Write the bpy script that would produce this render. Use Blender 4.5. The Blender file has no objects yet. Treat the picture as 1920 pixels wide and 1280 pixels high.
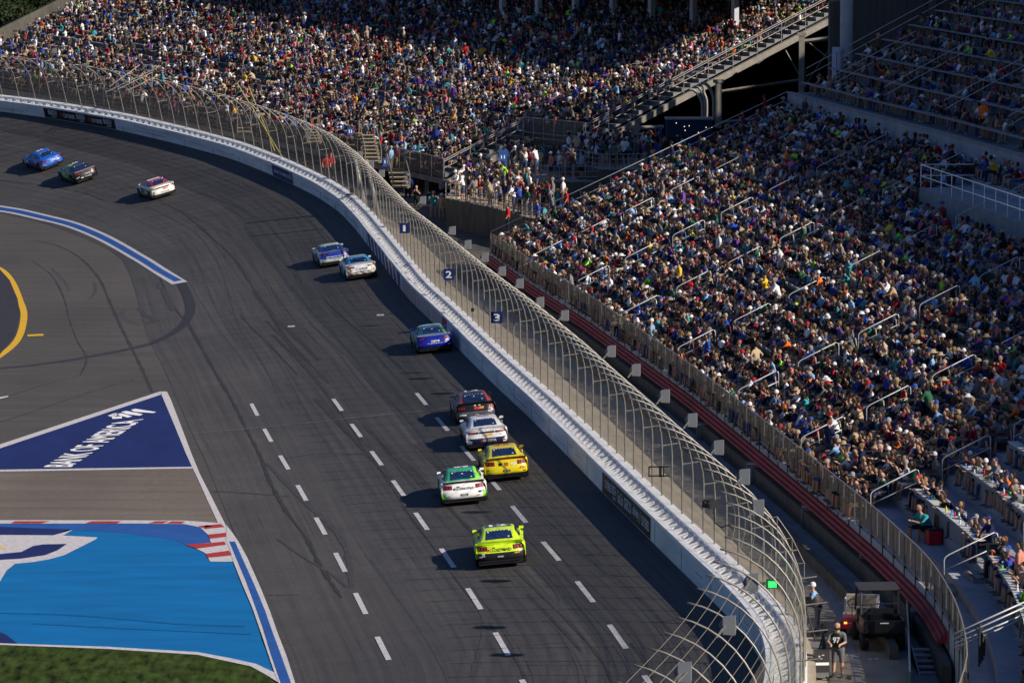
import bpy, bmesh, math, random
import numpy as np
from mathutils import Vector, Matrix
random.seed(11); RNG = np.random.default_rng(7)
scene = bpy.context.scene
COL = scene.collection
R = math.radians
# ------------------------------------------------------------------ camera
CAM_H, PITCH, FPX = 28.3, R(6.5), 8000.0          # metres, radians, focal length in photo pixels (1920 wide)
cd = bpy.data.cameras.new('camera'); cam = bpy.data.objects.new('camera', cd); COL.objects.link(cam)
cam.location = (0, 0, CAM_H); cam.rotation_euler = (R(90) - PITCH, 0, 0)
cd.sensor_width = 36; cd.lens = 36 * FPX / 1920; cd.clip_start = 1; cd.clip_end = 4000
scene.camera = cam
# ------------------------------------------------------------------ light
SUN_EL, SUN_AZ = R(31), R(122)                     # azimuth measured clockwise from +y (away from camera)
scene.world = bpy.data.worlds.new('World'); scene.world.use_nodes = True
wn = scene.world.node_tree; wn.nodes.clear()
sky = wn.nodes.new('ShaderNodeTexSky'); sky.sky_type = 'NISHITA'; sky.sun_disc = False
sky.sun_elevation = SUN_EL; sky.sun_rotation = SUN_AZ; sky.air_density = 1.2; sky.ozone_density = 6.0
bg = wn.nodes.new('ShaderNodeBackground'); bg.inputs['Strength'].default_value = 0.048
wo = wn.nodes.new('ShaderNodeOutputWorld')
tint = wn.nodes.new('ShaderNodeMix'); tint.data_type = 'RGBA'; tint.blend_type = 'MULTIPLY'; tint.inputs['Factor'].default_value = 1.0; tint.inputs['B'].default_value = (.84, .94, 1.22, 1)
wn.links.new(sky.outputs[0], tint.inputs['A']); wn.links.new(tint.outputs['Result'], bg.inputs[0]); wn.links.new(bg.outputs[0], wo.inputs[0])
sd = bpy.data.lights.new('sun', 'SUN'); sd.energy = 4.7; sd.angle = R(0.6); sd.color = (1.0, 0.90, 0.77)
sun = bpy.data.objects.new('sun', sd); COL.objects.link(sun)
sdir = Vector((math.sin(SUN_AZ) * math.cos(SUN_EL), math.cos(SUN_AZ) * math.cos(SUN_EL), math.sin(SUN_EL)))
sun.rotation_euler = (-sdir).to_track_quat('-Z', 'Y').to_euler()
sun.location = (60, 0, 80)
vs = scene.view_settings; vs.view_transform = 'Standard'; vs.look = 'None'; vs.exposure = 0.46; vs.gamma = 1
scene.render.resolution_x = 1024; scene.render.resolution_y = 682
try:
    scene.cycles.transparent_max_bounces = 16
except Exception: pass

# ------------------------------------------------------------------ projection helpers (photo pixel -> place in the world)
def ray(px, py):
    X = (px - 960) / FPX; Y = (640 - py) / FPX
    return np.array([X, math.cos(PITCH) + Y * math.sin(PITCH), -math.sin(PITCH) + Y * math.cos(PITCH)])
def on_z(px, py, z=0.0):
    r = ray(px, py); t = (z - CAM_H) / r[2]
    return np.array([0, 0, CAM_H]) + r * t
def at_depth(px, py, y):
    r = ray(px, py); return np.array([0, 0, CAM_H]) + r * (y / r[1])
def project(P):
    P = np.asarray(P, float); x, y, z = P[..., 0], P[..., 1], P[..., 2] - CAM_H
    fw = y * math.cos(PITCH) - z * math.sin(PITCH); up = y * math.sin(PITCH) + z * math.cos(PITCH)
    return 960 + FPX * x / fw, 640 - FPX * up / fw

# ------------------------------------------------------------------ scene-writing helpers
def tag(o, label=None, cat=None, group=None, kind=None):
    if label: o['label'] = label
    if cat: o['category'] = cat
    if group: o['group'] = group
    if kind: o['kind'] = kind
    return o
def mesh_obj(name, verts, faces, mat, parent=None, smooth=False, midx=None):
    me = bpy.data.meshes.new(name)
    me.from_pydata([tuple(map(float, v)) for v in verts], [], [tuple(int(i) for i in f) for f in faces])
    for m in (mat if isinstance(mat, (list, tuple)) else [mat]): me.materials.append(m)
    if midx is not None: me.polygons.foreach_set('material_index', np.array(midx, dtype=np.int32))
    if smooth: me.polygons.foreach_set('use_smooth', np.ones(len(me.polygons), dtype=bool))
    me.update()
    o = bpy.data.objects.new(name, me); COL.objects.link(o)
    if parent: o.parent = parent
    return o
def empty(name, loc=(0, 0, 0), rot=(0, 0, 0)):
    o = bpy.data.objects.new(name, None); o.empty_display_size = 0.3; COL.objects.link(o)
    o.location = tuple(map(float, loc)); o.rotation_euler = rot; return o
def structure(o): o['kind'] = 'structure'; return o

class MB:
    """collects shapes that belong to one mesh"""
    def __init__(s): s.v = []; s.f = []; s.m = []
    def add(s, v, f, m=0):
        n = len(s.v); s.v += [tuple(map(float, p)) for p in v]; s.f += [tuple(i + n for i in q) for q in f]; s.m += [m] * len(f); return s
    def box(s, c, size, rz=0.0, m=0, taper=1.0, rx=0.0):
        hx, hy, hz = size[0] / 2, size[1] / 2, size[2] / 2
        pts = []
        for z, k in ((-hz, 1.0), (hz, taper)):
            for x, y in ((-hx, -hy), (hx, -hy), (hx, hy), (-hx, hy)): pts.append(Vector((x * k, y * k, z)))
        M = Matrix.Translation(Vector(c)) @ Matrix.Rotation(rz, 4, 'Z') @ Matrix.Rotation(rx, 4, 'X')
        pts = [M @ p for p in pts]
        return s.add(pts, [(3, 2, 1, 0), (4, 5, 6, 7), (0, 1, 5, 4), (1, 2, 6, 5), (2, 3, 7, 6), (3, 0, 4, 7)], m)
    def tube(s, pts, r, n=6, m=0, cap=True):
        pts = [Vector(tuple(map(float, p))) for p in pts]; rr = r if isinstance(r, (list, tuple)) else [r] * len(pts)
        rings = []; up = None
        for i, p in enumerate(pts):
            d = (pts[min(i + 1, len(pts) - 1)] - pts[max(i - 1, 0)]).normalized()
            a = Vector((0, 0, 1)) if abs(d.z) < 0.95 else Vector((1, 0, 0))
            if up is not None and abs(up.dot(d)) < 0.9: a = up
            x = d.cross(a).normalized(); y = x.cross(d).normalized(); up = y
            rings.append([p + (x * math.cos(2 * math.pi * k / n) + y * math.sin(2 * math.pi * k / n)) * rr[i] for k in range(n)])
        v = [q for ring in rings for q in ring]; f = []
        for i in range(len(rings) - 1):
            for k in range(n):
                a, b = i * n + k, i * n + (k + 1) % n
                f.append((a, b, b + n, a + n))
        if cap: f.append(tuple(range(n))[::-1]); f.append(tuple((len(rings) - 1) * n + k for k in range(n)))
        return s.add(v, f, m)
    def quad(s, a, b, c, d, m=0): return s.add([a, b, c, d], [(0, 1, 2, 3)], m)
    def poly(s, pts, m=0): return s.add(pts, [tuple(range(len(pts)))], m)
    def lathe(s, prof, n=16, M=None, m=0):
        v = []; f = []
        for r, z in prof:
            for k in range(n):
                a = 2 * math.pi * k / n; p = Vector((r * math.cos(a), r * math.sin(a), z)); v.append(M @ p if M else p)
        for i in range(len(prof) - 1):
            for k in range(n):
                a, b = i * n + k, i * n + (k + 1) % n; f.append((a, b, b + n, a + n))
        return s.add(v, f, m)
    def build(s, name, mat, parent=None, smooth=False):
        return mesh_obj(name, s.v, s.f, mat, parent, smooth, s.m if isinstance(mat, (list, tuple)) else None)

# ------------------------------------------------------------------ materials
def _nt(name):
    m = bpy.data.materials.new(name); m.use_nodes = True
    return m, m.node_tree, m.node_tree.nodes['Principled BSDF']
def mat(name, col, rough=0.7, metal=0.0, noise=0.0, scale=1.0, bump=0.0, spec=0.3, stretch=None, emit=None, estr=0.0, detail=6, col2=None, coat=0.0):
    m, nt, b = _nt(name)
    b.inputs['Roughness'].default_value = rough; b.inputs['Metallic'].default_value = metal
    b.inputs['Specular IOR Level'].default_value = spec; b.inputs['Coat Weight'].default_value = coat
    c = (*col, 1); b.inputs['Base Color'].default_value = c
    if noise > 0 or bump > 0 or col2:
        tc = nt.nodes.new('ShaderNodeTexCoord'); mp = nt.nodes.new('ShaderNodeMapping'); nz = nt.nodes.new('ShaderNodeTexNoise')
        if stretch: mp.inputs['Scale'].default_value = stretch
        nz.inputs['Scale'].default_value = scale; nz.inputs['Detail'].default_value = detail; nz.inputs['Roughness'].default_value = 0.6
        nt.links.new(tc.outputs['Object'], mp.inputs[0]); nt.links.new(mp.outputs[0], nz.inputs[0])
        rp = nt.nodes.new('ShaderNodeValToRGB')
        lo = tuple(max(0, x * (1 - noise)) for x in col); hi = tuple(min(1, x * (1 + noise)) for x in (col2 or col))
        rp.color_ramp.elements[0].position = 0.3; rp.color_ramp.elements[1].position = 0.7
        rp.color_ramp.elements[0].color = (*lo, 1); rp.color_ramp.elements[1].color = (*hi, 1)
        nt.links.new(nz.outputs[0], rp.inputs[0]); nt.links.new(rp.outputs[0], b.inputs['Base Color'])
        if bump > 0:
            bp = nt.nodes.new('ShaderNodeBump'); bp.inputs['Strength'].default_value = bump; bp.inputs['Distance'].default_value = 0.02
            nt.links.new(nz.outputs[0], bp.inputs['Height']); nt.links.new(bp.outputs[0], b.inputs['Normal'])
    if emit: b.inputs['Emission Color'].default_value = (*emit, 1); b.inputs['Emission Strength'].default_value = estr
    return m
def mat_attr(name, rough=0.85):
    m, nt, b = _nt(name); a = nt.nodes.new('ShaderNodeAttribute'); a.attribute_name = 'paint'
    nt.links.new(a.outputs['Color'], b.inputs['Base Color']); b.inputs['Roughness'].default_value = rough
    b.inputs['Specular IOR Level'].default_value = 0.2; return m
def mat_asphalt(name, lo, hi, streak=True):
    m, nt, b = _nt(name); L = nt.links; N = nt.nodes.new
    uv = N('ShaderNodeUVMap'); uv.uv_map = 'lane'
    def noise(scl, s, det=5, ro=0.6):
        mp = N('ShaderNodeMapping'); mp.inputs['Scale'].default_value = scl; nz = N('ShaderNodeTexNoise')
        nz.inputs['Scale'].default_value = s; nz.inputs['Detail'].default_value = det; nz.inputs['Roughness'].default_value = ro
        L.new(uv.outputs[0], mp.inputs[0]); L.new(mp.outputs[0], nz.inputs[0]); return nz.outputs[0]
    def ramp(src, p0, c0, p1, c1):
        r = N('ShaderNodeValToRGB'); e = r.color_ramp.elements; e[0].position = p0; e[1].position = p1; e[0].color = c0; e[1].color = c1
        L.new(src, r.inputs[0]); return r.outputs[0]
    def mul(a, bb, f=1.0):
        x = N('ShaderNodeMix'); x.data_type = 'RGBA'; x.blend_type = 'MULTIPLY'; x.inputs['Factor'].default_value = f
        L.new(a, x.inputs['A']); L.new(bb, x.inputs['B']); return x.outputs['Result']
    base = ramp(noise((1, .35, 1), .09, 4), .32, (*lo, 1), .68, (*hi, 1))
    fine = ramp(noise((1, 1, 1), 3.0, 10, .85), .3, (.72, .72, .74, 1), .7, (1.3, 1.28, 1.24, 1))
    c = mul(base, fine)
    if streak:
        c = mul(c, ramp(noise((3.2, .022, 1), 1.0, 4, .7), .34, (.78, .78, .80, 1), .60, (1.06, 1.06, 1.06, 1)))
        c = mul(c, ramp(noise((9.0, .05, 1), 1.0, 3, .8), .34, (.82, .82, .83, 1), .5, (1.05, 1.05, 1.05, 1)))
        c = mul(c, ramp(noise((.25, .6, 1), .5, 5, .7), .3, (.85, .84, .84, 1), .65, (1.06, 1.05, 1.03, 1)))
        sp = N('ShaderNodeSeparateXYZ'); L.new(uv.outputs[0], sp.inputs[0]); md = N('ShaderNodeMath'); md.operation = 'MULTIPLY'; md.inputs[1].default_value = 1 / 15.6; L.new(sp.outputs[0], md.inputs[0])
        r = N('ShaderNodeValToRGB'); e = r.color_ramp.elements; e[0].position = .06; e[0].color = (1.05, 1.05, 1.04, 1); e[1].position = .95; e[1].color = (1.08, 1.06, 1.03, 1)
        for p_, v_ in ((.20, .80), (.34, .90), (.46, .80), (.62, .97)): q_ = e.new(p_); q_.color = (v_, v_, v_ * 1.01, 1)
        L.new(md.outputs[0], r.inputs[0]); c = mul(c, r.outputs[0])
    else:
        c = mul(c, ramp(noise((.12, 1.6, 1), .6, 5, .7), .35, (.82, .8, .8, 1), .6, (1.06, 1.05, 1.04, 1)))
    L.new(c, b.inputs['Base Color']); b.inputs['Roughness'].default_value = .78; b.inputs['Specular IOR Level'].default_value = .25
    bp = N('ShaderNodeBump'); bp.inputs['Strength'].default_value = .25; bp.inputs['Distance'].default_value = .01
    L.new(noise((1, 1, 1), 14, 4), bp.inputs['Height']); L.new(bp.outputs[0], b.inputs['Normal'])
    return m
def mat_wire(name, col, cell, wire, rough=0.5, metal=0.6):
    """woven wire: real thin strands by UV in metres, clear between"""
    m, nt, b = _nt(name); L = nt.links; N = nt.nodes.new
    b.inputs['Base Color'].default_value = (*col, 1); b.inputs['Roughness'].default_value = rough; b.inputs['Metallic'].default_value = metal
    uv = N('ShaderNodeUVMap'); uv.uv_map = 'lane'; sp = N('ShaderNodeSeparateXYZ'); L.new(uv.outputs[0], sp.inputs[0])
    outs = []
    for sgn in (1, -1):
        k = N('ShaderNodeMath'); k.operation = 'MULTIPLY_ADD'; k.inputs[1].default_value = sgn; L.new(sp.outputs[0], k.inputs[0]); L.new(sp.outputs[1], k.inputs[2])
        q = N('ShaderNodeMath'); q.operation = 'PINGPONG'; q.inputs[1].default_value = cell / 2; L.new(k.outputs[0], q.inputs[0])
        t = N('ShaderNodeMath'); t.operation = 'LESS_THAN'; t.inputs[1].default_value = wire / 2; L.new(q.outputs[0], t.inputs[0]); outs.append(t.outputs[0])
    mx = N('ShaderNodeMath'); mx.operation = 'MAXIMUM'; L.new(outs[0], mx.inputs[0]); L.new(outs[1], mx.inputs[1])
    L.new(mx.outputs[0], b.inputs['Alpha']); return m
M = {}
M['asphalt'] = mat_asphalt('track_asphalt', (.053, .052, .053), (.075, .072, .069))
M['apron'] = mat_asphalt('apron_asphalt', (.059, .056, .053), (.083, .077, .071), streak=False)
M['tan'] = mat_asphalt('pit_asphalt', (.115, .098, .082), (.160, .138, .114), streak=False)
M['dark_asphalt'] = mat('dark_patch', (.028, .027, .036), .8, noise=.3, scale=2)
M['skid'] = mat('rubber_mark', (.030, .029, .030), .8, noise=.3, scale=3)
M['cyan_skid'] = mat('faint_mark_on_blue', (.0, .098, .275), .7, noise=.2, scale=3)
M['skid2'] = mat('faint_rubber_mark', (.046, .045, .048), .8, noise=.25, scale=3)
M['white_paint'] = mat('white_line_paint', (.50, .48, .49), .6, noise=.22, scale=5, detail=10)
M['faded_paint'] = mat('faded_line_paint', (.12, .115, .11), .7, noise=.5, scale=8, detail=10)
M['yellow_paint'] = mat('yellow_line_paint', (.62, .36, .01), .6, noise=.1, scale=2)
M['navy_paint'] = mat('navy_pavement_paint', (.009, .017, .100), .62, noise=.22, scale=.6, detail=10, stretch=(1, .3, 1))
M['cyan_paint'] = mat('cyan_pavement_paint', (.0, .125, .34), .6, noise=.20, scale=.9, detail=14, stretch=(.25, 1, 1))
M['blue_paint'] = mat('mid_blue_pavement_paint', (.018, .080, .29), .6, noise=.15, scale=.6, detail=10)
M['red_paint'] = mat('red_kerb_paint', (.36, .030, .022), .6, noise=.15, scale=3)
M['grass'] = mat('infield_grass', (.010, .019, .004), .9, noise=.6, scale=3.2, bump=.9, detail=12, col2=(.036, .056, .012), stretch=(.9, .22, 1), spec=.05)
M['ground'] = mat('ground', (.05, .048, .042), .9, noise=.3, scale=.3)
M['wall_white'] = mat('white_wall_paint', (.70, .70, .68), .6, noise=.20, scale=.9, detail=12, stretch=(.25, .25, 2.2))
M['cap_white'] = mat('white_cap_paint', (.82, .82, .82), .5, noise=.06, scale=2)
M['foam'] = mat('foam_block', (.74, .74, .73), .7, noise=.06, scale=3)
M['wall_rub'] = mat('wall_rub', (.22, .22, .215), .7, noise=.5, scale=3)
M['wall_pink'] = mat('scuffed_wall_paint', (.55, .40, .36), .65, noise=.25, scale=.8, detail=10)
M['wall_navy'] = mat('navy_wall_panel', (.010, .022, .13), .5, noise=.1, scale=2)
M['black_panel'] = mat('black_wall_panel', (.012, .012, .014), .5, noise=.1, scale=2)
M['wall_red'] = mat('red_wall_panel', (.35, .03, .03), .5, noise=.1)
M['letter'] = mat('white_letters', (.80, .80, .80), .6)
M['letter_red'] = mat('red_letters', (.65, .06, .03), .6)
M['letter_gold'] = mat('gold_letters', (.75, .45, .08), .6)
M['letter_black'] = mat('black_letters', (.015, .015, .015), .6)
M['letter_blue'] = mat('blue_letters', (.02, .08, .30), .6)
M['letter_green'] = mat('green_letters', (.12, .55, .08), .6)
M['galv'] = mat('galvanised_steel', (.26, .245, .22), .45, metal=.35, noise=.15, scale=3)
M['galv_dark'] = mat('weathered_steel', (.28, .26, .24), .5, metal=.3, noise=.25, scale=2)
M['cable'] = mat('fence_cable', (.30, .255, .19), .5, metal=.3)
M['wire'] = mat_wire('chain_link', (.24, .225, .20), .055, .0090)
M['wire_dense'] = mat_wire('railing_mesh', (.075, .07, .068), .03, .0130)
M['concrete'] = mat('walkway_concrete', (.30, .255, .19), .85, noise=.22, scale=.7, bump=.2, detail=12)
M['concrete_grey'] = mat('grey_concrete', (.23, .23, .235), .85, noise=.2, scale=.8, bump=.2, detail=12)
M['concrete_dark'] = mat('stained_shaded_concrete', (.085, .078, .066), .9, noise=.35, scale=1.3, detail=12, stretch=(1, 1, .35))  # stains on low walls; shade put into the colour on concourse and gap floor
M['terrace'] = mat('terrace_deck', (.30, .315, .345), .8, noise=.15, scale=.8, detail=10)
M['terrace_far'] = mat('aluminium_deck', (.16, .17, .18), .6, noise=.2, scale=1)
M['bench'] = mat('aluminium_bench', (.42, .43, .45), .45, metal=.3, noise=.1, scale=3)
M['red_step'] = mat('red_painted_steps', (.27, .036, .046), .7, noise=.2, scale=1.2, detail=10)
M['rail'] = mat('handrail_pipe', (.44, .45, .47), .4, metal=.2)
M['frame_dark'] = mat('dark_frame', (.035, .033, .034), .6)
M['brace'] = mat('steel_beam', (.20, .185, .16), .6, noise=.25, scale=2)
M['grey_box'] = mat('grey_plastic', (.145, .155, .17), .55, noise=.08, scale=2)
M['void'] = mat('dark_void', (.012, .012, .013), .9, noise=.3, scale=1)  # near-black, holds the shade under the far stand
M['blue_booth'] = mat('blue_booth_cloth', (.006, .022, .06), .8, noise=.15, scale=1)
M['pillar'] = mat('pillar_paint', (.42, .44, .48), .6, noise=.1, scale=2)
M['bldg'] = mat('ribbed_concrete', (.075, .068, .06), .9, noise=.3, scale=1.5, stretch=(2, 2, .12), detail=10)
M['table'] = mat('counter_top', (.50, .49, .46), .5, noise=.08, scale=3)
M['tree_leaf'] = mat('leaves', (.010, .018, .005), .9, noise=.5, scale=.5, col2=(.022, .036, .009))
M['bark'] = mat('bark', (.05, .04, .03), .9, noise=.3, scale=3)
M['paint_attr'] = mat_attr('clothing_and_skin')
M['yellow_pole'] = mat('yellow_pole', (.40, .33, .08), .5)
M['tyre'] = mat('tyre_rubber', (.014, .014, .015), .75, noise=.2, scale=6)
M['rim'] = mat('wheel_rim', (.20, .20, .21), .35, metal=.7)
M['black'] = mat('black_trim', (.012, .012, .013), .5)
M['black_gloss'] = mat('black_plastic', (.016, .016, .018), .35)
M['glass'] = mat('tinted_window', (.007, .013, .045), .25, noise=.5, scale=7, spec=.6, col2=(.012, .026, .085))
M['table_shaded'] = mat('shaded_counter_top', (.17, .17, .18), .6, noise=.2, scale=2)  # counter colour darkened to carry the upper tier's shade
M['side_glass'] = mat('side_window', (.012, .013, .018), .2, spec=.6)
M['tail'] = mat('tail_lamp_red', (.33, .012, .016), .3, spec=.5)
M['green_lamp'] = mat('green_signal_lamp', (.01, .12, .03), .4, emit=(.01, 1.0, .05), estr=1.3)
M['screen_grey'] = mat('light_grey_plastic', (.5, .5, .5), .5)
M['beige'] = mat('beige_seat_vinyl', (.30, .27, .21), .6)
M['white_body'] = mat('white_fibreglass', (.55, .54, .52), .4)
M['red_body'] = mat('red_fibreglass', (.45, .015, .03), .35)
M['amber'] = mat('amber_lamp', (.9, .35, .03), .4, emit=(1, .4, .05), estr=2.0)
M['glassgreen'] = mat('green_tinted_panel', (.05, .22, .17), .25, noise=.15, scale=2)
# ================================================================== guide curves (plan view, near end first; normal points to the stands)
class Curve:
    def __init__(s, pts, z=None, step=0.5, sm=10):
        P = np.array(pts, float); d = np.r_[0, np.cumsum(np.linalg.norm(np.diff(P, axis=0), axis=1))]
        n = int(d[-1] / step); t = np.linspace(0, d[-1], n)
        X = np.stack([np.interp(t, d, P[:, k]) for k in (0, 1)], 1)
        k = np.exp(-0.5 * (np.arange(-3 * sm, 3 * sm + 1) / sm) ** 2); k /= k.sum()
        pad = 3 * sm
        Y = np.vstack([X[0] - (X[1] - X[0]) * np.arange(pad, 0, -1)[:, None], X, X[-1] + (X[-1] - X[-2]) * np.arange(1, pad + 1)[:, None]])
        X = np.stack([np.convolve(Y[:, c], k, 'valid') for c in (0, 1)], 1)
        s.P = X; s.s = np.r_[0, np.cumsum(np.linalg.norm(np.diff(X, axis=0), axis=1))]
        T = np.gradient(X, axis=0); T /= np.linalg.norm(T, axis=1)[:, None]; s.T = T; s.N = np.stack([T[:, 1], -T[:, 0]], 1)
        s.Z = z(X[:, 1]) if z else np.zeros(len(X))
    def at(s, q, u=0.0, dz=0.0):
        q = np.asarray(q, float)
        x = np.interp(q, s.s, s.P[:, 0]); y = np.interp(q, s.s, s.P[:, 1]); nx = np.interp(q, s.s, s.N[:, 0]); ny = np.interp(q, s.s, s.N[:, 1])
        z = np.interp(q, s.s, s.Z)
        return np.stack([x + nx * u, y + ny * u, z + dz + 0 * x], -1)
    def ang(s, q):                               # heading of the outward normal
        return math.atan2(float(np.interp(q, s.s, s.N[:, 1])), float(np.interp(q, s.s, s.N[:, 0])))
    def s_at_y(s, y): return float(np.interp(y, s.P[:, 1], s.s))
    def loc(s, x, y):
        """arc position and outward offset of plan points"""
        x = np.asarray(x, float); y = np.asarray(y, float)
        D = (x[..., None] - s.P[:, 0]) ** 2 + (y[..., None] - s.P[:, 1]) ** 2; k = D.argmin(-1)
        dx = x - s.P[k, 0]; dy = y - s.P[k, 1]
        return s.s[k] + dx * s.T[k, 0] + dy * s.T[k, 1], dx * s.N[k, 0] + dy * s.N[k, 1]
class Lean:
    """same curve, but heights lean over with the banking of the turn"""
    def __init__(s, C): s.C = C; s.s = C.s; s.P = C.P; s.N = C.N
    def at(s, q, u=0.0, dz=0.0):
        z = float(np.interp(q, s.C.s, s.C.Z)); l = max(0.0, math.atan(z / 15.6) - R(5.8)) * 1.0
        p = s.C.at(q, u * math.cos(l) - dz * math.sin(l)); p[2] += dz * math.cos(l) + u * math.sin(l); return p
    def ang(s, q): return s.C.ang(q)
ZWP = [(100, 1.4), (145, 1.4), (180, 1.5), (225, 1.65), (256, 2.0), (285, 2.5), (300, 2.95), (307, 3.2), (320, 3.8), (338, 4.6), (357, 5.5), (371, 6.1), (400, 7.0)]
zw = lambda y: np.interp(y, [a for a, b in ZWP], [b for a, b in ZWP])
W = Curve([(1.2, 96), (3.1, 105), (4.45, 111), (5.9, 118), (6.6, 122.5), (7.3, 127), (8.0, 132.3), (8.42, 138.4), (8.36, 143.2), (7.9, 148), (7.35, 152.3), (6.83, 155.95), (5.37, 167.05), (3.86, 178.65), (2.4, 190.35), (.77, 202.9), (-.73, 213.55), (-3.0, 230.75), (-4.4, 241.15), (-5.95, 251.65), (-7.57, 265.6), (-8.85, 276.8), (-10.45, 290.35), (-12.27, 303.1), (-14.32, 312.2), (-16.15, 318.25), (-17.99, 324.25), (-22.19, 336.25), (-27.17, 346.2), (-32.86, 356.35), (-39.47, 365.7), (-44.61, 371.6), (-52, 379), (-62, 386.5), (-73, 392)], zw, .5, 5)
TW = 15.6
F = Curve([(8.6, 106), (11.0, 114), (12.8, 121), (13.8, 127), (14.2, 132.4), (14.4, 137), (14.42, 142), (14.3, 146), (13.55, 155.2), (11.9, 171), (10.28, 185.5), (8.55, 200.6), (4.15, 234), (1.3, 252.7), (-1.44, 272.6)], lambda y: 3.1 + 0 * y, .5, 3)
S_END = F.s[-1]
G = Curve([(-.4, 317.8), (-5.1, 325), (-9.4, 331.8), (-15.3, 341), (-22.2, 351.5), (-29.5, 362), (-37.6, 373.8), (-46, 385), (-52.8, 394)], lambda y: np.interp(y, [325, 341, 362, 385, 394], [4.2, 5.3, 6.6, 7.9, 8.5]), .5, 5)
ROWT, ROWH = .923, .42                            # near stand: tread and riser
GT, GH = .80, .32                                # far stand
def track_z(x, y):
    q, u = W.loc(x, y); z = np.interp(q, W.s, W.Z); return np.where(-u < TW, z * (1 + u / TW), 0.0) - np.where(-u < TW, 0, .02)
def pix(px, py, lift=0.0, ymin=98, ymax=420):
    r = ray(px, py); ys = np.linspace(ymin, ymax, 900)
    for it in range(2):
        x = r[0] / r[1] * ys; z = CAM_H + r[2] / r[1] * ys; g = track_z(x, ys); d = z - g
        k = np.where((d[:-1] > 0) & (d[1:] <= 0))[0]
        if len(k) == 0: return on_z(px, py, lift)
        k = k[0]
        if it == 0: ys = np.linspace(ys[k], ys[k + 1], 60)
        else:
            t = d[k] / (d[k] - d[k + 1]); y = ys[k] + (ys[k + 1] - ys[k]) * t
    x = r[0] / r[1] * y; return np.array([x, y, float(track_z(x, y)) + lift])
def on_curve(C, px, py, u=0.0, s0=None, s1=None):
    """where the ray through a photo pixel meets the upright sheet that stands on curve C at offset u"""
    q = np.linspace(s0 or 0, s1 or C.s[-1], 4000); P = C.at(q, u); r = ray(px, py)
    e = P[:, 0] - r[0] / r[1] * P[:, 1]; k = np.where(e[:-1] * e[1:] <= 0)[0]
    k = k[0] if len(k) else int(np.abs(e).argmin())
    return q[k], CAM_H + r[2] / r[1] * P[k, 1]
def uvmap(o, uv):
    me = o.data; L = me.uv_layers.new(name='lane'); idx = np.zeros(len(me.loops), dtype=np.int32); me.loops.foreach_get('vertex_index', idx)
    L.data.foreach_set('uv', np.asarray(uv, float)[idx].ravel())
def grid(name, P, mat_, parent=None, uv=None, smooth=False):
    n, m = P.shape[:2]; v = P.reshape(-1, 3); I = np.arange(n * m).reshape(n, m)
    f = np.stack([I[:-1, :-1], I[:-1, 1:], I[1:, 1:], I[1:, :-1]], -1).reshape(-1, 4)
    o = mesh_obj(name, v, f, mat_, parent, smooth)
    if uv is not None: uvmap(o, uv.reshape(-1, 2))
    return o
def sweep(mb, C, prof, s0=0, s1=None, step=1.0, m=0, close=True, zoff=0.0, absz=None):
    """prof: closed list of (offset outward, height) pulled along the curve"""
    s1 = C.s[-1] if s1 is None else s1; n = max(2, int((s1 - s0) / step) + 1); q = np.linspace(s0, s1, n); k = len(prof)
    v = []
    for s in q:
        for u, z in prof:
            p = C.at(s, u, 0 if absz else z + zoff)
            if absz: p[2] = z + absz(s)
            v.append(p)
    f = []
    for i in range(n - 1):
        for j in range(k if close else k - 1):
            a, b = i * k + j, i * k + (j + 1) % k; f.append((a, a + k, b + k, b))
    if close: f.append(tuple(range(k))); f.append(tuple((n - 1) * k + j for j in range(k))[::-1])
    return mb.add(v, f, m)
# ================================================================== the ground, the track and its paint
base = mesh_obj('ground', [(-1500, -200, -.25), (1500, -200, -.25), (1500, 3000, -.25), (-1500, 3000, -.25)], [(0, 1, 2, 3)], M['ground']); structure(base)
q = W.s[::2]; us = np.r_[np.linspace(0, TW, 14)]
P = np.stack([np.stack([W.at(s, -u, 0) for u in us]) for s in q]); P[..., 2] *= (1 - us / TW)[None]
UV = np.stack(np.broadcast_arrays(us[None], q[:, None]), -1)
structure(grid('race_track', P, M['asphalt'], uv=UV, smooth=True))
# flat pavement inside the track: from the toe of the banking to the left
q = W.s[::4]; toe = np.stack([W.at(s, -TW + .02, 0) for s in q]); toe[:, 2] = -.012
lft = toe.copy(); lft[:, 0] = -150; mid = np.linspace(0, 1, 14)[None, :, None]
P = toe[:, None] * (1 - mid) + lft[:, None] * mid
structure(grid('apron_pavement', P, M['apron'], uv=P[..., :2]))
_lay = [0]
def flat(name, pts, mat_, lift=.012, z0=0.0, sub=False):
    P = [on_z(a, b, z0) for a, b in pts]; mb = MB(); mb.v = [(p[0], p[1], z0 + lift) for p in P]
    bm = bmesh.new(); vs_ = [bm.verts.new(v) for v in mb.v]; bm.faces.new(vs_); bmesh.ops.triangulate(bm, faces=bm.faces[:])
    for f in bm.faces:
        if f.normal.z < 0: f.normal_flip()
    me = bpy.data.meshes.new(name); bm.to_mesh(me); bm.free(); me.materials.append(mat_)
    o = bpy.data.objects.new(name, me); COL.objects.link(o); uvmap(o, np.array([v.co[:2] for v in me.vertices])); return structure(o)
def smoothline(P, n=8):
    P = np.array(P, float)
    if len(P) < 3: return P
    out = []
    Q = np.vstack([2 * P[0] - P[1], P, 2 * P[-1] - P[-2]])
    for i in range(1, len(Q) - 2):
        for k in range(n):
            t = k / n; a, b, c, d = Q[i - 1], Q[i], Q[i + 1], Q[i + 2]
            out.append(.5 * (2 * b + (c - a) * t + (2 * a - 5 * b + 4 * c - d) * t * t + (3 * b - a - 3 * c + d) * t ** 3))
    out.append(P[-1]); return np.array(out)
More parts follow.
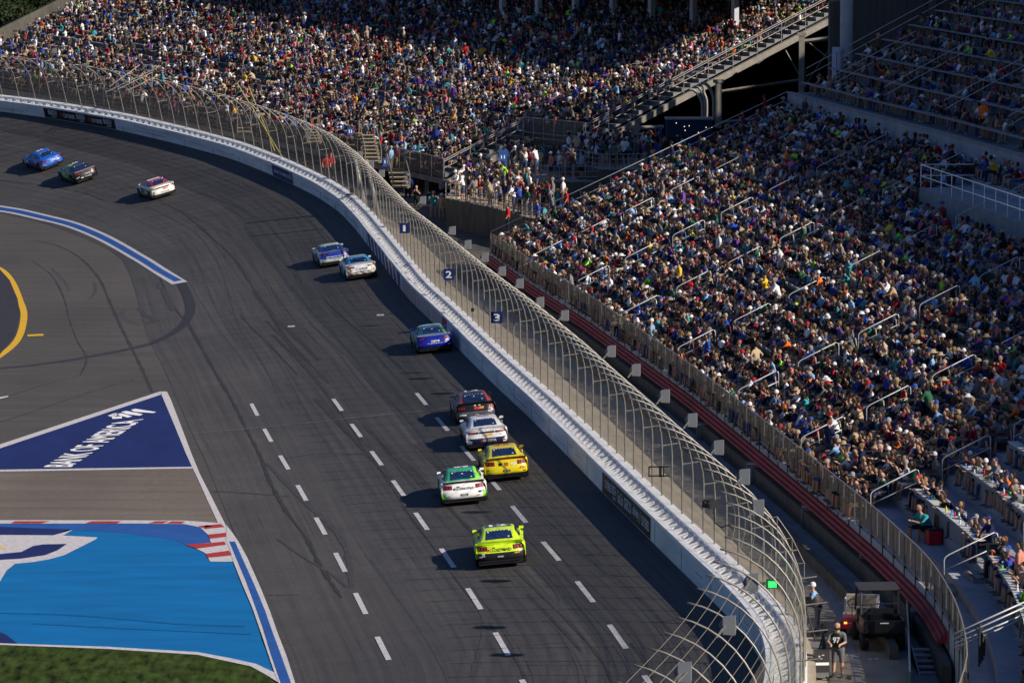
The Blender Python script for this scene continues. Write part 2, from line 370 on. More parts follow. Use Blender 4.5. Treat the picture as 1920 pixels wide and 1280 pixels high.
def ribbon_mb(mb, P, w, lift=.014, m=0, jit=0.0):
    P = np.asarray(P, float); T = np.gradient(P[:, :2], axis=0); T /= np.linalg.norm(T, axis=1)[:, None] + 1e-9
    N = np.stack([T[:, 1], -T[:, 0]], 1); ww = np.broadcast_to(np.asarray(w, float), (len(P),)) * (1 + jit * RNG.uniform(-1, 1, len(P)))
    A = P[:, :2] + N * ww[:, None] / 2; B = P[:, :2] - N * ww[:, None] / 2
    za = track_z(A[:, 0], A[:, 1]) + lift; zb = track_z(B[:, 0], B[:, 1]) + lift
    v = np.stack([np.c_[A, za], np.c_[B, zb]], 1).reshape(-1, 3); n = len(P)
    return mb.add(v, [(2 * i + 1, 2 * i, 2 * i + 2, 2 * i + 3) for i in range(n - 1)], m)
def ribbon(name, pxs, w, mat_, lift=.014, n=6, jit=0.0):
    P = smoothline([pix(a, b)[:2] for a, b in pxs], n); mb = MB(); ribbon_mb(mb, P, w, lift, jit=jit)
    return structure(mb.build(name, mat_))
# --- navy triangle, tan pit-road pavement, blue run-off, kerbs
flat('pit_road_pavement', [(-260, 884), (361, 878), (408, 981), (345, 980), (-260, 980)], M['tan'], .004)
flat('navy_painted_pavement', [(-260, 915), (0, 838), (303, 737), (364, 877), (0, 883), (-260, 884)], M['navy_paint'], .008)
for nm, pts, m_ in [
    ('white_border_line', [(-260, 912), (0, 833), (300, 734), (304, 739), (0, 840.5), (-260, 919)], 'white_paint'),
    ('white_border_line', [(-260, 882), (0, 880.5), (360, 875), (361, 878), (0, 884), (-260, 885.5)], 'white_paint'),
    ('white_border_line', [(300, 734), (313, 734), (320, 748), (337, 792), (359, 850), (375, 889), (393, 924), (410, 958), (424, 986), (409, 981), (390, 940), (372, 900), (361, 877), (349, 851), (327, 797), (305, 745)], 'white_paint'),
    ('cyan_painted_runoff', [(0, 987), (137, 992), (240, 999), (330, 1012), (350, 1021), (386, 1038), (393, 1053), (438, 1053), (455, 1098), (473, 1140), (491, 1200), (516, 1264), (480, 1247), (430, 1236), (370, 1225), (200, 1215), (0, 1208), (-260, 1203), (-260, 985)], 'cyan_paint'),
    ]: flat(nm, pts, M[m_], .012)
for nm, pts, m_ in [
    ('blue_painted_runoff', [(-260, 978), (345, 979), (375, 984), (390, 1000), (400, 1018), (350, 1022), (330, 1013), (240, 1000), (137, 993.5), (0, 987.5), (-260, 987)], 'blue_paint'),
    ('navy_painted_stripe', [(-260, 990), (0, 988), (137, 993), (100, 1003.5), (0, 1003), (-260, 1003)], 'navy_paint'),
    ('white_painted_swoosh', [(-260, 1002), (0, 1002.5), (100, 1003), (128, 993), (137, 993), (118, 1004), (183, 1007.5), (180, 1011), (150, 1026), (120, 1041), (90, 1049), (60, 1054), (28, 1057), (12, 1070), (0, 1090), (-260, 1120)], 'white_paint'),
    ('navy_painted_corner', [(-260, 1100), (0, 1185), (12, 1190), (34, 1207), (0, 1206.5), (-260, 1202)], 'navy_paint'),
    ]: flat(nm, pts, M[m_], .018)
flat('navy_painted_arc', [(-260, 1046), (0, 1039), (40, 1035), (62, 1024), (80, 1021), (126, 1020), (108, 1032), (85, 1041), (40, 1047.5), (0, 1050), (-260, 1056)], M['navy_paint'], .026)
flat('red_painted_mark', [(-40, 1025), (-20, 1022), (12, 1026), (12, 1029), (-20, 1027)], M['letter_gold'], .026)
# kerb base and its red blocks
kerb_pts = [(-260, 975.5), (250, 976), (345, 976.5), (410, 981), (425, 986), (436, 1004), (447, 1018), (440, 1030), (440, 1053.5), (394, 1053.5), (386, 1038), (368, 1029), (348, 1022), (396, 1018), (390, 1003), (375, 989), (345, 983), (250, 982), (-260, 982.5)]
flat('kerb', kerb_pts, M['white_paint'], .030)
for pts in [[(20, 982), (28, 977.8), (93, 977.8), (78, 982)], [(160, 982), (172, 977.8), (228, 977.8), (220, 982)], [(278, 982), (292, 977.8), (316, 978), (306, 982)], [(312, 982), (322, 978), (348, 978.5), (340, 982.5)],
            [(-150, 982), (-140, 977.8), (-70, 977.8), (-80, 982)],
            [(372, 987), (390, 985), (400, 987), (380, 991)], [(384, 986.5), (414, 983), (421, 989), (383, 992.5)], [(390, 1003), (428, 999), (433, 1006), (393, 1011)], [(348, 1022), (396, 1018.5), (421, 1016), (424, 1022), (368, 1029.5)], [(386, 1039), (430, 1033), (434, 1042), (389, 1046.5)]]:
    flat('red_kerb_block', pts, M['red_paint'], .036)
# white-blue-white line down the inside
flat('inner_border_line', [(425, 986), (436, 1000), (447, 1016), (464, 1047), (490, 1106), (506, 1146), (520, 1186), (537, 1230), (553, 1280), (577, 1360), (548, 1360), (522, 1280), (515, 1263), (491, 1192), (473, 1140), (455, 1098), (437, 1053), (431, 1030), (424, 1015)], M['white_paint'], .040)
flat('blue_inner_line', [(430, 1016.5), (440.5, 1016.5), (451, 1040), (478, 1100), (497, 1146), (511, 1186), (528, 1232), (545, 1280), (566, 1350), (550, 1350), (526, 1280), (508, 1228), (492, 1176), (478, 1136), (461, 1090), (444, 1050)], M['blue_paint'], .048)
flat('white_grass_border', [(-260, 1201), (0, 1206.5), (200, 1213), (370, 1223), (430, 1234), (480, 1245), (516, 1262), (522, 1280), (500, 1266), (470, 1249.5), (370, 1228), (200, 1217), (0, 1209.5), (-260, 1205)], M['white_paint'], .03)
flat('grass', [(-400, 1203), (0, 1209), (200, 1216.5), (370, 1227.5), (430, 1238), (470, 1249), (500, 1266), (522, 1285), (560, 1420), (-400, 1420)], M['grass'], .02)
# letters painted on the navy triangle
def text2d(s, bold=0.0):
    c = bpy.data.curves.new('letters', 'FONT'); c.body = s; c.size = 1; c.offset = bold; c.resolution_u = 3; c.align_x = 'LEFT'
    o = bpy.data.objects.new('letters', c); COL.objects.link(o)
    dg = bpy.context.evaluated_depsgraph_get(); me = bpy.data.meshes.new_from_object(o.evaluated_get(dg))
    V = np.array([v.co[:2] for v in me.vertices]) if len(me.vertices) else np.zeros((0, 2)); Fc = [tuple(p.vertices) for p in me.polygons]
    bpy.data.objects.remove(o); bpy.data.curves.remove(c); bpy.data.meshes.remove(me)
    if len(V):
        V = V - V.min(0); V = V / np.array([V[:, 0].max(), V[:, 1].max()])
    return V, Fc
def text_map(name, s, fn, mat_, parent=None, bold=0.01, sub=False):
    V, Fc = text2d(s, bold); o = mesh_obj(name, [fn(a, b) for a, b in V], Fc, mat_, parent); return o
_A = np.array([80, 880.]); _B = np.array([232, 786.])      # foot of the first letter, foot of the last (photo pixels)
def _tri(a, b):
    p = _A + (np.array([250., 784.]) - _A) * a * .98; p = p + np.array([55, -3.]) * (1 - b); P_ = on_z(p[0], p[1], 0); return (P_[0], P_[1], .03)
def _tri2(a, b):
    lo0, hi0 = np.array([134., 876.]), np.array([81., 876.]); lo1, hi1 = np.array([270., 786.]), np.array([214., 791.])
    lo = lo0 + (lo1 - lo0) * a; hi = hi0 + (hi1 - hi0) * a; p = lo + (hi - lo) * b; P_ = on_z(p[0], p[1], 0); return (P_[0], P_[1], .03)
structure(text_map('painted_lettering', 'BANK OF AMERICA', _tri2, M['letter'], bold=.018))
for pts in [[(245, 769), (254, 767), (293, 773), (288, 775), (252, 772.5)], [(227, 773), (237, 771), (268, 777), (262, 780), (238, 777)], [(212, 777), (228, 775.5), (248, 781), (240, 783.5), (226, 780)],
            [(210, 783), (228, 780.5), (229, 785), (211, 786)], [(202, 780), (216, 775), (219, 776), (206, 781.5)], [(207, 782), (221, 776.5), (224, 777.5), (211, 783)]]:
    flat('painted_emblem', pts, M['letter'], .03)
# --- turn line, old dark patch, yellow line
tl = [(-330, 348), (-160, 364), (0, 391.5), (60, 403), (115, 416), (165, 433), (215, 457), (260, 483), (300, 508), (337, 531)]
ribbon('turn_border_line', tl, 1.02, M['white_paint'], .014)
ribbon('turn_blue_line', tl[:-1] + [(334, 527)], .50, M['blue_paint'], .022)
ribbon('dark_sealed_strip', [(340, 531), (352, 556), (357, 582), (345, 607), (318, 628), (270, 648), (200, 663), (120, 677), (40, 687), (-120, 702)], [.62] * 1, M['dark_asphalt'], .014)
flat('dark_sealed_pavement', [(-260, 460), (-60, 482), (0, 505), (18, 525), (33, 560), (38, 590), (28, 630), (0, 664), (-60, 690), (-260, 715)], M['dark_asphalt'], .006)
ribbon('yellow_line', [(-120, 478), (-40, 490), (0, 504), (22, 527), (37, 562), (45, 592), (34, 635), (0, 667), (-50, 694), (-130, 725)], .42, M['yellow_paint'], .016)
flat('yellow_dash', [(52, 627.5), (81, 626), (82, 629.5), (51, 631)], M['yellow_paint'], .014)
flat('white_dash', [(-20, 752), (0, 744.5), (15, 742), (16, 744), (0, 748)], M['white_paint'], .014)
def patch(name, pts, mat_, lift=.014):
    P = [pix(a, b, lift) for a, b in pts]; return structure(mesh_obj(name, P, [tuple(range(len(P)))], mat_))
patch('white_dash', [(539, 613.5), (540, 611), (553, 610.5), (552, 613)], M['white_paint'])
patch('white_dash', [(706, 592.5), (707, 589.5), (720, 589), (720, 592)], M['white_paint'])
rows = [[(477, 768), (502, 816), (533, 867), (566, 924), (601, 986), (638, 1054), (676, 1131), (718, 1215)],
        [(633, 759), (668, 807), (706, 859), (747, 915), (790, 977), (839, 1046), (889, 1122), (941, 1207), (991, 1296)],
        [(790, 748), (829, 795), (877, 850), (925, 905), (973, 964), (1033, 1033), (1097, 1109), (1158, 1193), (1225, 1290)]]
for row in rows:
    C_ = [pix(*p)[:2] for p in row]
    for i, c in enumerate(C_):
        a = C_[max(0, i - 1)]; b = C_[min(len(C_) - 1, i + 1)]; t = (b - a) / (2 if 0 < i < len(C_) - 1 else 1)
        mb = MB(); ribbon_mb(mb, np.array([c - t * .245, c, c + t * .245]), .20, .016)
        structure(mb.build('lane_dash', M['white_paint']))
ribbon('faded_painted_line', [(355, 813), (480, 802), (600, 790), (720, 777), (815, 768), (900, 757)], .16, M['faded_paint'], .012, jit=.6)
ribbon('faded_painted_line', [(900, 757), (1000, 742)], .1, M['faded_paint'], .012, jit=.6)
# --- seams, cracks and rubber
for pts, w in [([(280, 365), (350, 405), (400, 448), (440, 486), (475, 540), (505, 585), (560, 672), (610, 735), (640, 775)], .16), ([(200, 378), (150, 360), (60, 345), (-60, 330)], .10),
               ([(62, 450), (110, 462), (150, 484), (185, 522), (205, 565), (225, 610), (245, 650), (265, 690), (285, 736)], .20), ([(60, 490), (95, 515), (118, 555), (130, 600), (145, 640), (162, 672), (150, 705)], .12),
               ([(352, 605), (380, 655), (405, 700), (432, 745), (460, 800), (488, 855), (505, 900), (535, 955), (575, 1010), (600, 1060), (640, 1120)], .16), ([(300, 522), (330, 580), (352, 605)], .10),
               ([(0, 792), (80, 765), (170, 735), (250, 712)], .10), ([(0, 748), (100, 716), (170, 700)], .08), ([(640, 775), (690, 850), (730, 905), (757, 950)], .06), ([(757, 950), (870, 1105), (960, 1225), (990, 1290)], .06),
               ([(410, 430), (425, 436), (432, 444)], .2), ([(215, 478), (250, 470), (300, 465)], .05), ([(540, 380), (600, 430), (650, 480)], .05)]:
    ribbon('tar_seam', pts, w, M['skid'], .010, n=10, jit=.5)
for pts, w in [([(232, 580), (228, 592), (245, 604), (262, 610)], .35), ([(260, 577), (270, 590), (288, 598), (285, 606)], .35), ([(178, 530), (178, 548), (168, 560)], .25), ([(305, 540), (315, 562), (325, 582)], .35), ([(295, 528), (298, 542)], .3),
               ([(95, 502), (118, 525), (130, 545)], .18), ([(500, 868), (560, 930), (640, 1010), (660, 1100)], .25), ([(0, 1150), (150, 1155), (330, 1170), (460, 1175)], .25), ([(60, 1170), (250, 1180), (470, 1190)], .2),
               ([(890, 1120), (910, 1165), (900, 1220), (880, 1290)], .22), ([(1020, 1165), (1050, 1130), (1035, 1100), (1000, 1060)], .10), ([(970, 1210), (1090, 1202), (1150, 1200)], .07), ([(865, 1160), (960, 1157)], .07),
               ([(520, 1010), (570, 1045), (620, 1075), (650, 1100)], .12), ([(500, 1115), (560, 1115)], .06), ([(230, 908), (300, 915), (400, 921), (540, 930)], .14), ([(60, 885), (230, 906)], .1), ([(520, 860), (620, 850), (760, 856)], .12)]:
    ribbon('skid_mark', pts, w, M['cyan_skid' if pts[0][0] < 470 and pts[0][1] > 1000 else 'skid2'], .044 if pts[0][0] < 470 and pts[0][1] > 1000 else .011, n=10, jit=.4)
mb = MB()
for k in range(34):                              # rubber lines laid down by passing cars, following the banking
    u0 = random.uniform(1.6, 11.5); s0 = random.uniform(5, 170); s1 = s0 + random.uniform(25, 120); q = np.arange(s0, min(s1, W.s[-1] - 3), 3.0)
    drift = random.uniform(-.012, .02); P_ = np.array([W.at(s, -(u0 + drift * (s - s0) + .06 * math.sin(s * .13 + k)))[:2] for s in q])
    if len(P_) > 3: ribbon_mb(mb, P_, random.uniform(.04, .13), .006 + .0004 * (k % 5), jit=.5)
structure(mb.build('tyre_rubber_lines', M['skid2']))
for pts, w in [([(60, 1010), (150, 1060), (260, 1095), (420, 1120)], .7), ([(180, 1000), (280, 1050), (360, 1080), (450, 1100)], .5), ([(270, 1005), (290, 1050), (300, 1085)], .6), ([(10, 1120), (120, 1100), (260, 1130), (470, 1180)], .6), ([(20, 1170), (200, 1165), (380, 1200), (490, 1230)], .8), ([(330, 1030), (380, 1090), (420, 1150)], .5), ([(130, 1050), (200, 1100), (230, 1130)], .7), ([(30, 1195), (160, 1190), (330, 1205)], .5)]:
    ribbon('faint_scuff', pts, w, M['cyan_skid'], .030, n=10, jit=.5)
mb = MB()
for k in range(24):
    u0 = random.uniform(1.0, 9); s0 = random.uniform(5, 150); q = np.arange(s0, s0 + random.uniform(8, 40), 2.0)
    P_ = np.array([W.at(s, -(u0 + .03 * (s - s0)))[:2] for s in q]); ribbon_mb(mb, P_, random.uniform(.05, .2), .009, jit=.6)
structure(mb.build('dark_skid_lines', M['skid']))
# ================================================================== outer wall: steel-and-foam barrier, concrete wall behind it
SL = W.s[-1]; WL = Lean(W)
WALL_H = 1.04
bar = empty('impact_barrier', W.at(W.s_at_y(200)))
tag(bar, 'long white impact barrier with foam blocks along the outside of the track', 'barrier')
bar_inv = Vector(bar.location)
def rel(mb, root): 
    L = Vector(root.location); mb.v = [(v[0] - L.x, v[1] - L.y, v[2] - L.z) for v in mb.v]; return mb
sA, sB = W.s_at_y(258), W.s_at_y(238); sC = W.s_at_y(284)
mb = MB(); pf = [(0, -.05), (0, WALL_H - .13), (.2, WALL_H - .13), (.2, -.05)]
sweep(mb, WL, pf, 0, SL, 1.0); rel(mb, bar).build('steel_face', M['wall_white'], bar)
mb = MB(); sweep(mb, WL, [(-.02, WALL_H - .13), (-.02, WALL_H), (.24, WALL_H), (.24, WALL_H - .13)], 0, SL, 1.0); rel(mb, bar).build('top_cap', M['cap_white'], bar)
def panel(name, q0, q1, m_, z0=.02, z1=WALL_H - .14, out=.006, parent=None, mb=None):
    b_ = MB(); sweep(b_, WL, [(-out, z0), (-out, z1), (-.0, z1), (-.0, z0)], q0, q1, .7)
    return b_.build(name, M[m_] if isinstance(m_, str) else m_, parent) if not parent else rel(b_, parent).build(name, M[m_], parent)
panel('scuffed_panel', sB, sA, 'wall_pink', parent=bar); panel('graphic_panel', sA + 1, sC, 'wall_navy', parent=bar)
panel('red_panel', W.s_at_y(235.2), W.s_at_y(237.6), 'wall_red', parent=bar)
mb = MB()
for k in range(9):
    s_ = sA + 2.5 + k * 2.7
    mb.add([WL.at(s_, -.012, .03), WL.at(s_ + .9, -.012, .03), WL.at(s_ + 1.9, -.012, .86), WL.at(s_ + 1.2, -.012, .86)], [(0, 1, 2, 3)])
rel(mb, bar).build('graphic_slashes', M['letter'], bar)
mb = MB(); mb2 = MB()
for s_ in np.arange(3, SL, 6.1):                 # joints between barrier sections and scuffs
    rel(MB().box(WL.at(s_, -.004, .45), (.012, .03, .88), W.ang(s_)), bar).build('panel_joint', M['frame_dark'], bar)
blocks = np.arange(1, SL, 1.14); order = sorted(range(len(blocks)), key=lambda i: abs(blocks[i] - W.s_at_y(150)))
top100 = set(order[:100]); rest = MB(); mbs = MB()
for k in range(60):                              # black tyre rubs along the face
    a_ = random.uniform(20, SL - 20); l_ = random.uniform(.8, 6); z_ = random.uniform(.22, .68); h_ = random.uniform(.012, .045); mbs = MB(); sweep(mbs, WL, [(-.004, z_), (-.004, z_ + h_), (-.002, z_ + h_), (-.002, z_)], a_, a_ + l_, .8); rel(mbs, bar).build('tyre_rub', M['wall_rub'], bar)
for i, s_ in enumerate(blocks):
    b_ = MB() if i in top100 else rest
    c = [WL.at(s_ + a, u, z) for a, u, z in ((-.27, .25, .1), (.27, .25, .1), (.27, .93, .1), (-.27, .93, .1), (-.25, .25, .74), (.02, .25, .80), (.20, .93, .97), (-.25, .93, .95))]
    b_.add(c, [(3, 2, 1, 0), (4, 5, 6, 7), (0, 1, 5, 4), (1, 2, 6, 5), (2, 3, 7, 6), (3, 0, 4, 7)])
    if i in top100: rel(b_, bar).build('foam_block', M['foam'], bar)
tag(rel(rest, bar).build('foam_blocks', M['foam'], bar), kind='stuff')
cw = empty('concrete_wall', W.at(W.s_at_y(200), 1.1)); tag(cw, 'white topped concrete wall behind the foam blocks under the catch fence', 'wall')
mb = MB(); sweep(mb, WL, [(.95, -.1), (.95, WALL_H), (1.32, WALL_H), (1.32, -.6)], 0, SL, 1.0); rel(mb, cw).build('wall_body', M['cap_white'], cw)
mb = MB(); sweep(mb, WL, [(1.325, -.6), (1.325, WALL_H - .28), (1.60, WALL_H - .30), (1.60, -.6)], 0, SL, 1.0); rel(mb, cw).build('rear_ledge', M['concrete'], cw)
mb = MB(); sweep(mb, WL, [(.205, .02), (.205, .06), (.945, .06), (.945, .02)], 0, SL, 1.5); rel(mb, cw).build('gap_floor', M['concrete_dark'], cw)  # dark floor colour stands in for the shade in the gap
# banners on the wall face
def wall_text(name, s, q0, q1, z0, z1, m_, parent, bold=.01, out=.016):
    L = Vector(parent.location)
    def fn(a, b):
        p = WL.at(q0 + (q1 - q0) * a, -out, z0 + (z1 - z0) * b); return (p[0] - L.x, p[1] - L.y, p[2] - L.z)
    return text_map(name, s, fn, m_, parent, bold)
def banner(q0, q1, m_, label, items):
    e_ = empty('wall_banner', W.at((q0 + q1) / 2, -.01)); tag(e_, label, 'banner', 'advertising banners on the track wall')
    b_ = MB(); sweep(b_, WL, [(-.012, .03), (-.012, .89), (-.006, .89), (-.006, .03)], q0, q1, .7); rel(b_, e_).build('banner_sheet', M[m_], e_)
    n = q1 - q0
    for t, a, b, z0, z1, mm in items: wall_text('lettering', t, q1 - (1 - a) * n if False else q0 + n * a, q0 + n * b, z0, z1, M[mm], e_)
    return e_
q0 = W.s_at_y(166.3); q1 = W.s_at_y(178.9)       # reads from far (left) to near (right): a runs backwards along s
def back(items): return [(t, 1 - a, 1 - b, z0, z1, m_) for t, a, b, z0, z1, m_ in items]
banner(q0, q1, 'black_panel', 'black banner with a row of white sponsor words on the near track wall', back([
    ('CUP SERIES', .06, .19, .32, .68, 'letter'), ('I', .025, .035, .3, .7, 'letter_red'), ('BUSCH', .21, .30, .38, .76, 'letter'), ('LIGHT', .235, .295, .16, .30, 'letter'), ('Coca-Cola', .335, .445, .24, .74, 'letter'), ('GEICO', .475, .62, .28, .72, 'letter'), ('xfinity', .65, .77, .24, .76, 'letter'),
    ('/', .78, .81, .24, .76, 'letter_gold'), ('CUP SERIES', .825, .97, .28, .68, 'letter')]))
q0 = W.s_at_y(356.5); q1 = W.s_at_y(366.3)
banner(q0, q1, 'black_panel', 'black banner with white and gold series words on the far track wall', back([
    ('BUSCH', .06, .17, .36, .78, 'letter'), ('LIGHT', .09, .16, .14, .28, 'letter'), ('//', .215, .255, .3, .7, 'letter_red'), ('CUP SERIES', .265, .42, .3, .64, 'letter'), ('BUSCH', .45, .56, .36, .78, 'letter'), ('LIGHT', .485, .545, .14, .28, 'letter'),
    ('//', .605, .645, .3, .7, 'letter_red'), ('CUP SERIES', .655, .81, .3, .64, 'letter'), ('BUSCH', .835, .945, .36, .78, 'letter'), ('LIGHT', .87, .94, .14, .28, 'letter')]))
q0 = W.s_at_y(318.9); q1 = W.s_at_y(324.8)
banner(q0, q1, 'wall_navy', 'small navy banner with white bank name on the wall of the turn', back([
    ('BANK OF AMERICA', .10, .82, .34, .60, 'letter'), ('///', .82, .96, .34, .78, 'letter')]))
# ================================================================== catch fence
PO, RA, TA = 1.24, 3.05, R(80)                   # post offset, arc radius, arc end angle
Z0 = lambda s: float(np.interp(s, W.s, W.Z))
EXH = lambda s: float(np.interp(np.interp(s, W.s, W.P[:, 1]), [142, 165, 185, 290, 330], [.1, .5, .75, .75, .25]))
def fence_pt(s, k):
    """k<1: up the straight part, 1..2: round the arc"""
    if k <= 1: return WL.at(s, PO, -.3 + (2.8 + EXH(s)) * k)
    a = (k - 1) * TA; return WL.at(s, PO - RA * (1 - math.cos(a)), 2.5 + EXH(s) + RA * math.sin(a))
fe = empty('catch_fence', W.at(W.s_at_y(200), PO)); tag(fe, 'tall curved catch fence of steel posts, cables and wire mesh above the track wall', 'fence')
FS = W.s_at_y(104)
posts = np.arange(FS, SL - 1, 2.42); order = sorted(range(len(posts)), key=lambda i: posts[i]); top = set(order[:100]); rest = MB()
for i, s_ in enumerate(posts):
    b_ = MB() if i in top else rest
    b_.tube([fence_pt(s_, k) for k in (0, .5, 1)] + [fence_pt(s_, 1 + k / 9) for k in range(1, 10)], [.044] * 3 + [.034] * 9, 6)
    if i in top: rel(b_, fe).build('post', M['galv'], fe, smooth=True)
if rest.v: tag(rel(rest, fe).build('posts', M['galv'], fe, smooth=True), kind='stuff')
for k in (.36, .48, .6, .72, .84, .95, 1.06, 1.14, 1.22, 1.30, 1.38, 1.46, 1.54, 1.62, 1.70, 1.78, 1.86, 1.94):
    b_ = MB(); b_.tube([fence_pt(s_, k) + np.array([0, 0, 0]) for s_ in np.arange(FS, SL - 1, 2.42)], .0085, 4); rel(b_, fe).build('cable', M['cable'], fe)
ks = [.30, .5, .75, 1.0, 1.1, 1.22, 1.34]; q = np.arange(FS, SL - 1, 1.21)
P = np.stack([np.stack([fence_pt(s_, k) for k in ks]) for s_ in q]) - np.array(fe.location)
UV = np.stack(np.broadcast_arrays(np.array([0, .56, 1.26, 1.96, 2.4, 2.93, 3.46])[None], q[:, None]), -1)
grid('wire_mesh', P, M['wire'], fe, UV)
b_ = MB()
for i, s_ in enumerate(posts):                   # short horizontal spreader stubs
    if i % 2 == 0:
        a = fence_pt(s_, 1.0); d = W.N[np.abs(W.s - s_).argmin()]
        b_.tube([a, a + np.array([d[0] * .75, d[1] * .75, .10])], .025, 5)
rel(b_, fe).build('bracket', M['galv'], fe)
# two tall poles, yellow poles
for px_, y0_, y1_, nm, m_, rr, lab in [(688, 405, 283, 'steel_pole', 'galv_dark', .16, 'thick leaning grey pole at the bend of the fence, left of its twin'), (712, 415, 300, 'steel_pole', 'galv_dark', .16, 'thick leaning grey pole at the bend of the fence, right of its twin')]:
    s_, z_ = on_curve(W, px_, y0_, 1.75); a = W.at(s_, 1.75); a[2] = z_; b = at_depth(px_ - 26, y1_, a[1]); b_ = MB(); b_.tube([a, b], rr, 10)
    tag(b_.build(nm, M[m_], smooth=True), lab, 'pole', 'poles beside the fence')
for x0_, y0_, x1_, y1_, lab in [(531, 297, 444, 155, 'long thin yellow pole leaning left on the catch fence'), (515, 283, 466, 162, 'shorter thin yellow pole right of the long one on the catch fence')]:
    s_, z_ = on_curve(W, x0_, y0_, 1.55); a = W.at(s_, 1.55); a[2] = z_; b = at_depth(x1_, y1_, a[1] + 1); b_ = MB(); b_.tube([a, b], .035, 6)
    tag(b_.build('thin_pole', M['yellow_pole']), lab, 'pole', 'yellow poles on the fence')
# number boards on the fence
for ch, cx, cy, w_, h_ in [('1', 758, 428, 18, 19), ('2', 841.5, 514.5, 20, 21), ('3', 931, 595, 22, 22)]:
    s_, z_ = on_curve(W, cx, cy, PO - .5); C_ = W.at(s_, PO - .5); C_[2] = z_; sc_ = FPX / C_[1]; w2, h2 = w_ / sc_ / 2, h_ / sc_ / 2
    root = empty('number_board', C_, (0, 0, R(-5))); tag(root, 'navy board reading %s, %s of the boards on the catch fence' % (ch, {'1': 'topmost and farthest', '2': 'middle one', '3': 'lowest and nearest'}[ch]), 'sign', 'numbered navy boards on the fence')
    MB().box((0, 0, 0), (2 * w2, .03, 2 * h2)).build('board', M['wall_navy'], root)
    V, Fc = text2d(ch, .02); k = .30 if ch != '1' else .14
    mesh_obj('numeral', [((a - .5) * 2 * w2 * (k * 1.9), -.022, (b - .5) * 2 * h2 * .62) for a, b in V], Fc, M['letter'], root)
# loudspeaker boxes on the fence
def horn(loc, k, lab):
    root = empty('fence_speaker', loc, (0, 0, R(-6))); tag(root, lab, 'loudspeaker', 'grey loudspeakers along the top of the fence')
    b_ = MB(); s_ = .26 * k
    b_.add([(-.06, -s_, -s_ * 1.15), (s_ * 1.4, -s_, -s_ * 1.25), (s_ * 1.4, s_, -s_ * 1.25), (-.06, s_, -s_ * 1.15), (-s_ * .9, -s_ * .5, 0), (-s_ * .9, s_ * .5, 0), (-.06, -s_, s_ * 1.05), (s_ * 1.4, -s_, s_ * 1.25), (s_ * 1.4, s_, s_ * 1.25), (-.06, s_, s_ * 1.05)],
           [(0, 1, 7, 6), (1, 2, 8, 7), (2, 3, 9, 8), (6, 7, 8, 9), (0, 3, 2, 1), (0, 6, 4), (3, 5, 9), (0, 4, 5, 3), (4, 6, 9, 5)])
    b_.build('cabinet', M['grey_box'], root)
    MB().tube([(.0, -s_ * 1.05, 0), (-s_ * 1.1, -s_ * 1.25, -s_ * 1.5)], .045 * k, 6).build('bracket', M['galv'], root)
    return root
HP = [(672, 290), (693, 308), (713, 325), (790, 375), (845, 432), (874, 458), (906, 482), (938, 508), (971, 531), (1009, 566), (1055, 591), (1142, 658), (1188, 693), (1242, 742), (1293, 787), (1342, 838), (1390, 893), (1416, 951), (1404, 1091), (1360, 1171), (1276, 1259), (494, 200), (548, 230), (575, 252), (100, 95), (176, 100)]
ORD = ['first', 'second', 'third', 'fourth', 'fifth', 'sixth', 'seventh', 'eighth', 'ninth', 'tenth', 'eleventh', 'twelfth', 'thirteenth', 'fourteenth', 'fifteenth', 'sixteenth', 'seventeenth', 'eighteenth', 'nineteenth', 'twentieth', 'twenty-first', 'twenty-second', 'twenty-third', 'twenty-fourth', 'twenty-fifth', 'twenty-sixth', 'twenty-seventh']
bits = ['beside the bent poles', 'topmost by the bent poles', 'under the bent poles', 'in front of the dark doorway']
for i, (a, b) in enumerate(HP):
    dp = np.interp(b, [95, 200, 290, 375, 430, 566, 742, 893, 951, 1010, 1091, 1171, 1259], [378, 342, 312, 283, 262, 216, 172, 146, 141, 136, 128, 119.5, 113])
    L_ = at_depth(a, b, dp)
    lab = 'grey flared loudspeaker on the fence top, %s counting up from the bottom' % ORD[sum(1 for h in HP if h[1] > b)]
    horn(L_, .80 if b > 250 else .7, lab)
    b__ = None
# camera and cables hung in the mesh, small black bracket
def small(name, cat, lab, px_, py_, u, fn):
    s_, z_ = on_curve(W, px_, py_, u); C_ = W.at(s_, u); C_[2] = z_; root = empty(name, C_); tag(root, lab, cat); fn(root); return root
def _cam(root):
    MB().box((0, 0, 0), (.22, .34, .2), R(25)).box((-.14, -.1, 0), (.1, .12, .16), R(25)).build('camera_body', M['black'], root)
    MB().tube([(-.1, -.3, .0), (-.02, -.12, 0)], .07, 10).build('lens', M['black_gloss'], root)
    MB().tube([(.1, 0, -.1), (.12, .05, -.5), (.3, .0, -.62), (.5, 0, -.55), (.62, 0, -.7)], .02, 5).build('cable', M['black'], root)
small('fence_camera', 'camera', 'small black remote camera clamped to the fence near the bottom', 1332, 944, PO - .3, _cam)
small('fence_bracket', 'bracket', 'small black rectangular bracket on the fence mesh above the long banner', 1237, 884, PO - .1, lambda r_: MB().box((0, 0, .12), (.5, .04, .03)).box((0, 0, -.1), (.5, .04, .03)).box((-.25, 0, 0), (.03, .04, .25)).box((0.02, 0, 0), (.06, .04, .25)).box((.1, 0, 0), (.03, .04, .25)).build('frame', M['black'], r_))
small('wall_camera', 'camera', 'black camera housing on the wall cap at the bend of the track', 661, 358, 1.1, lambda r_: (MB().box((0, 0, .05), (.34, .3, .4), R(20)).build('housing', M['black'], r_), MB().box((-.2, -.1, -.25), (.5, .5, .1)).build('cover', M['black_gloss'], r_)))
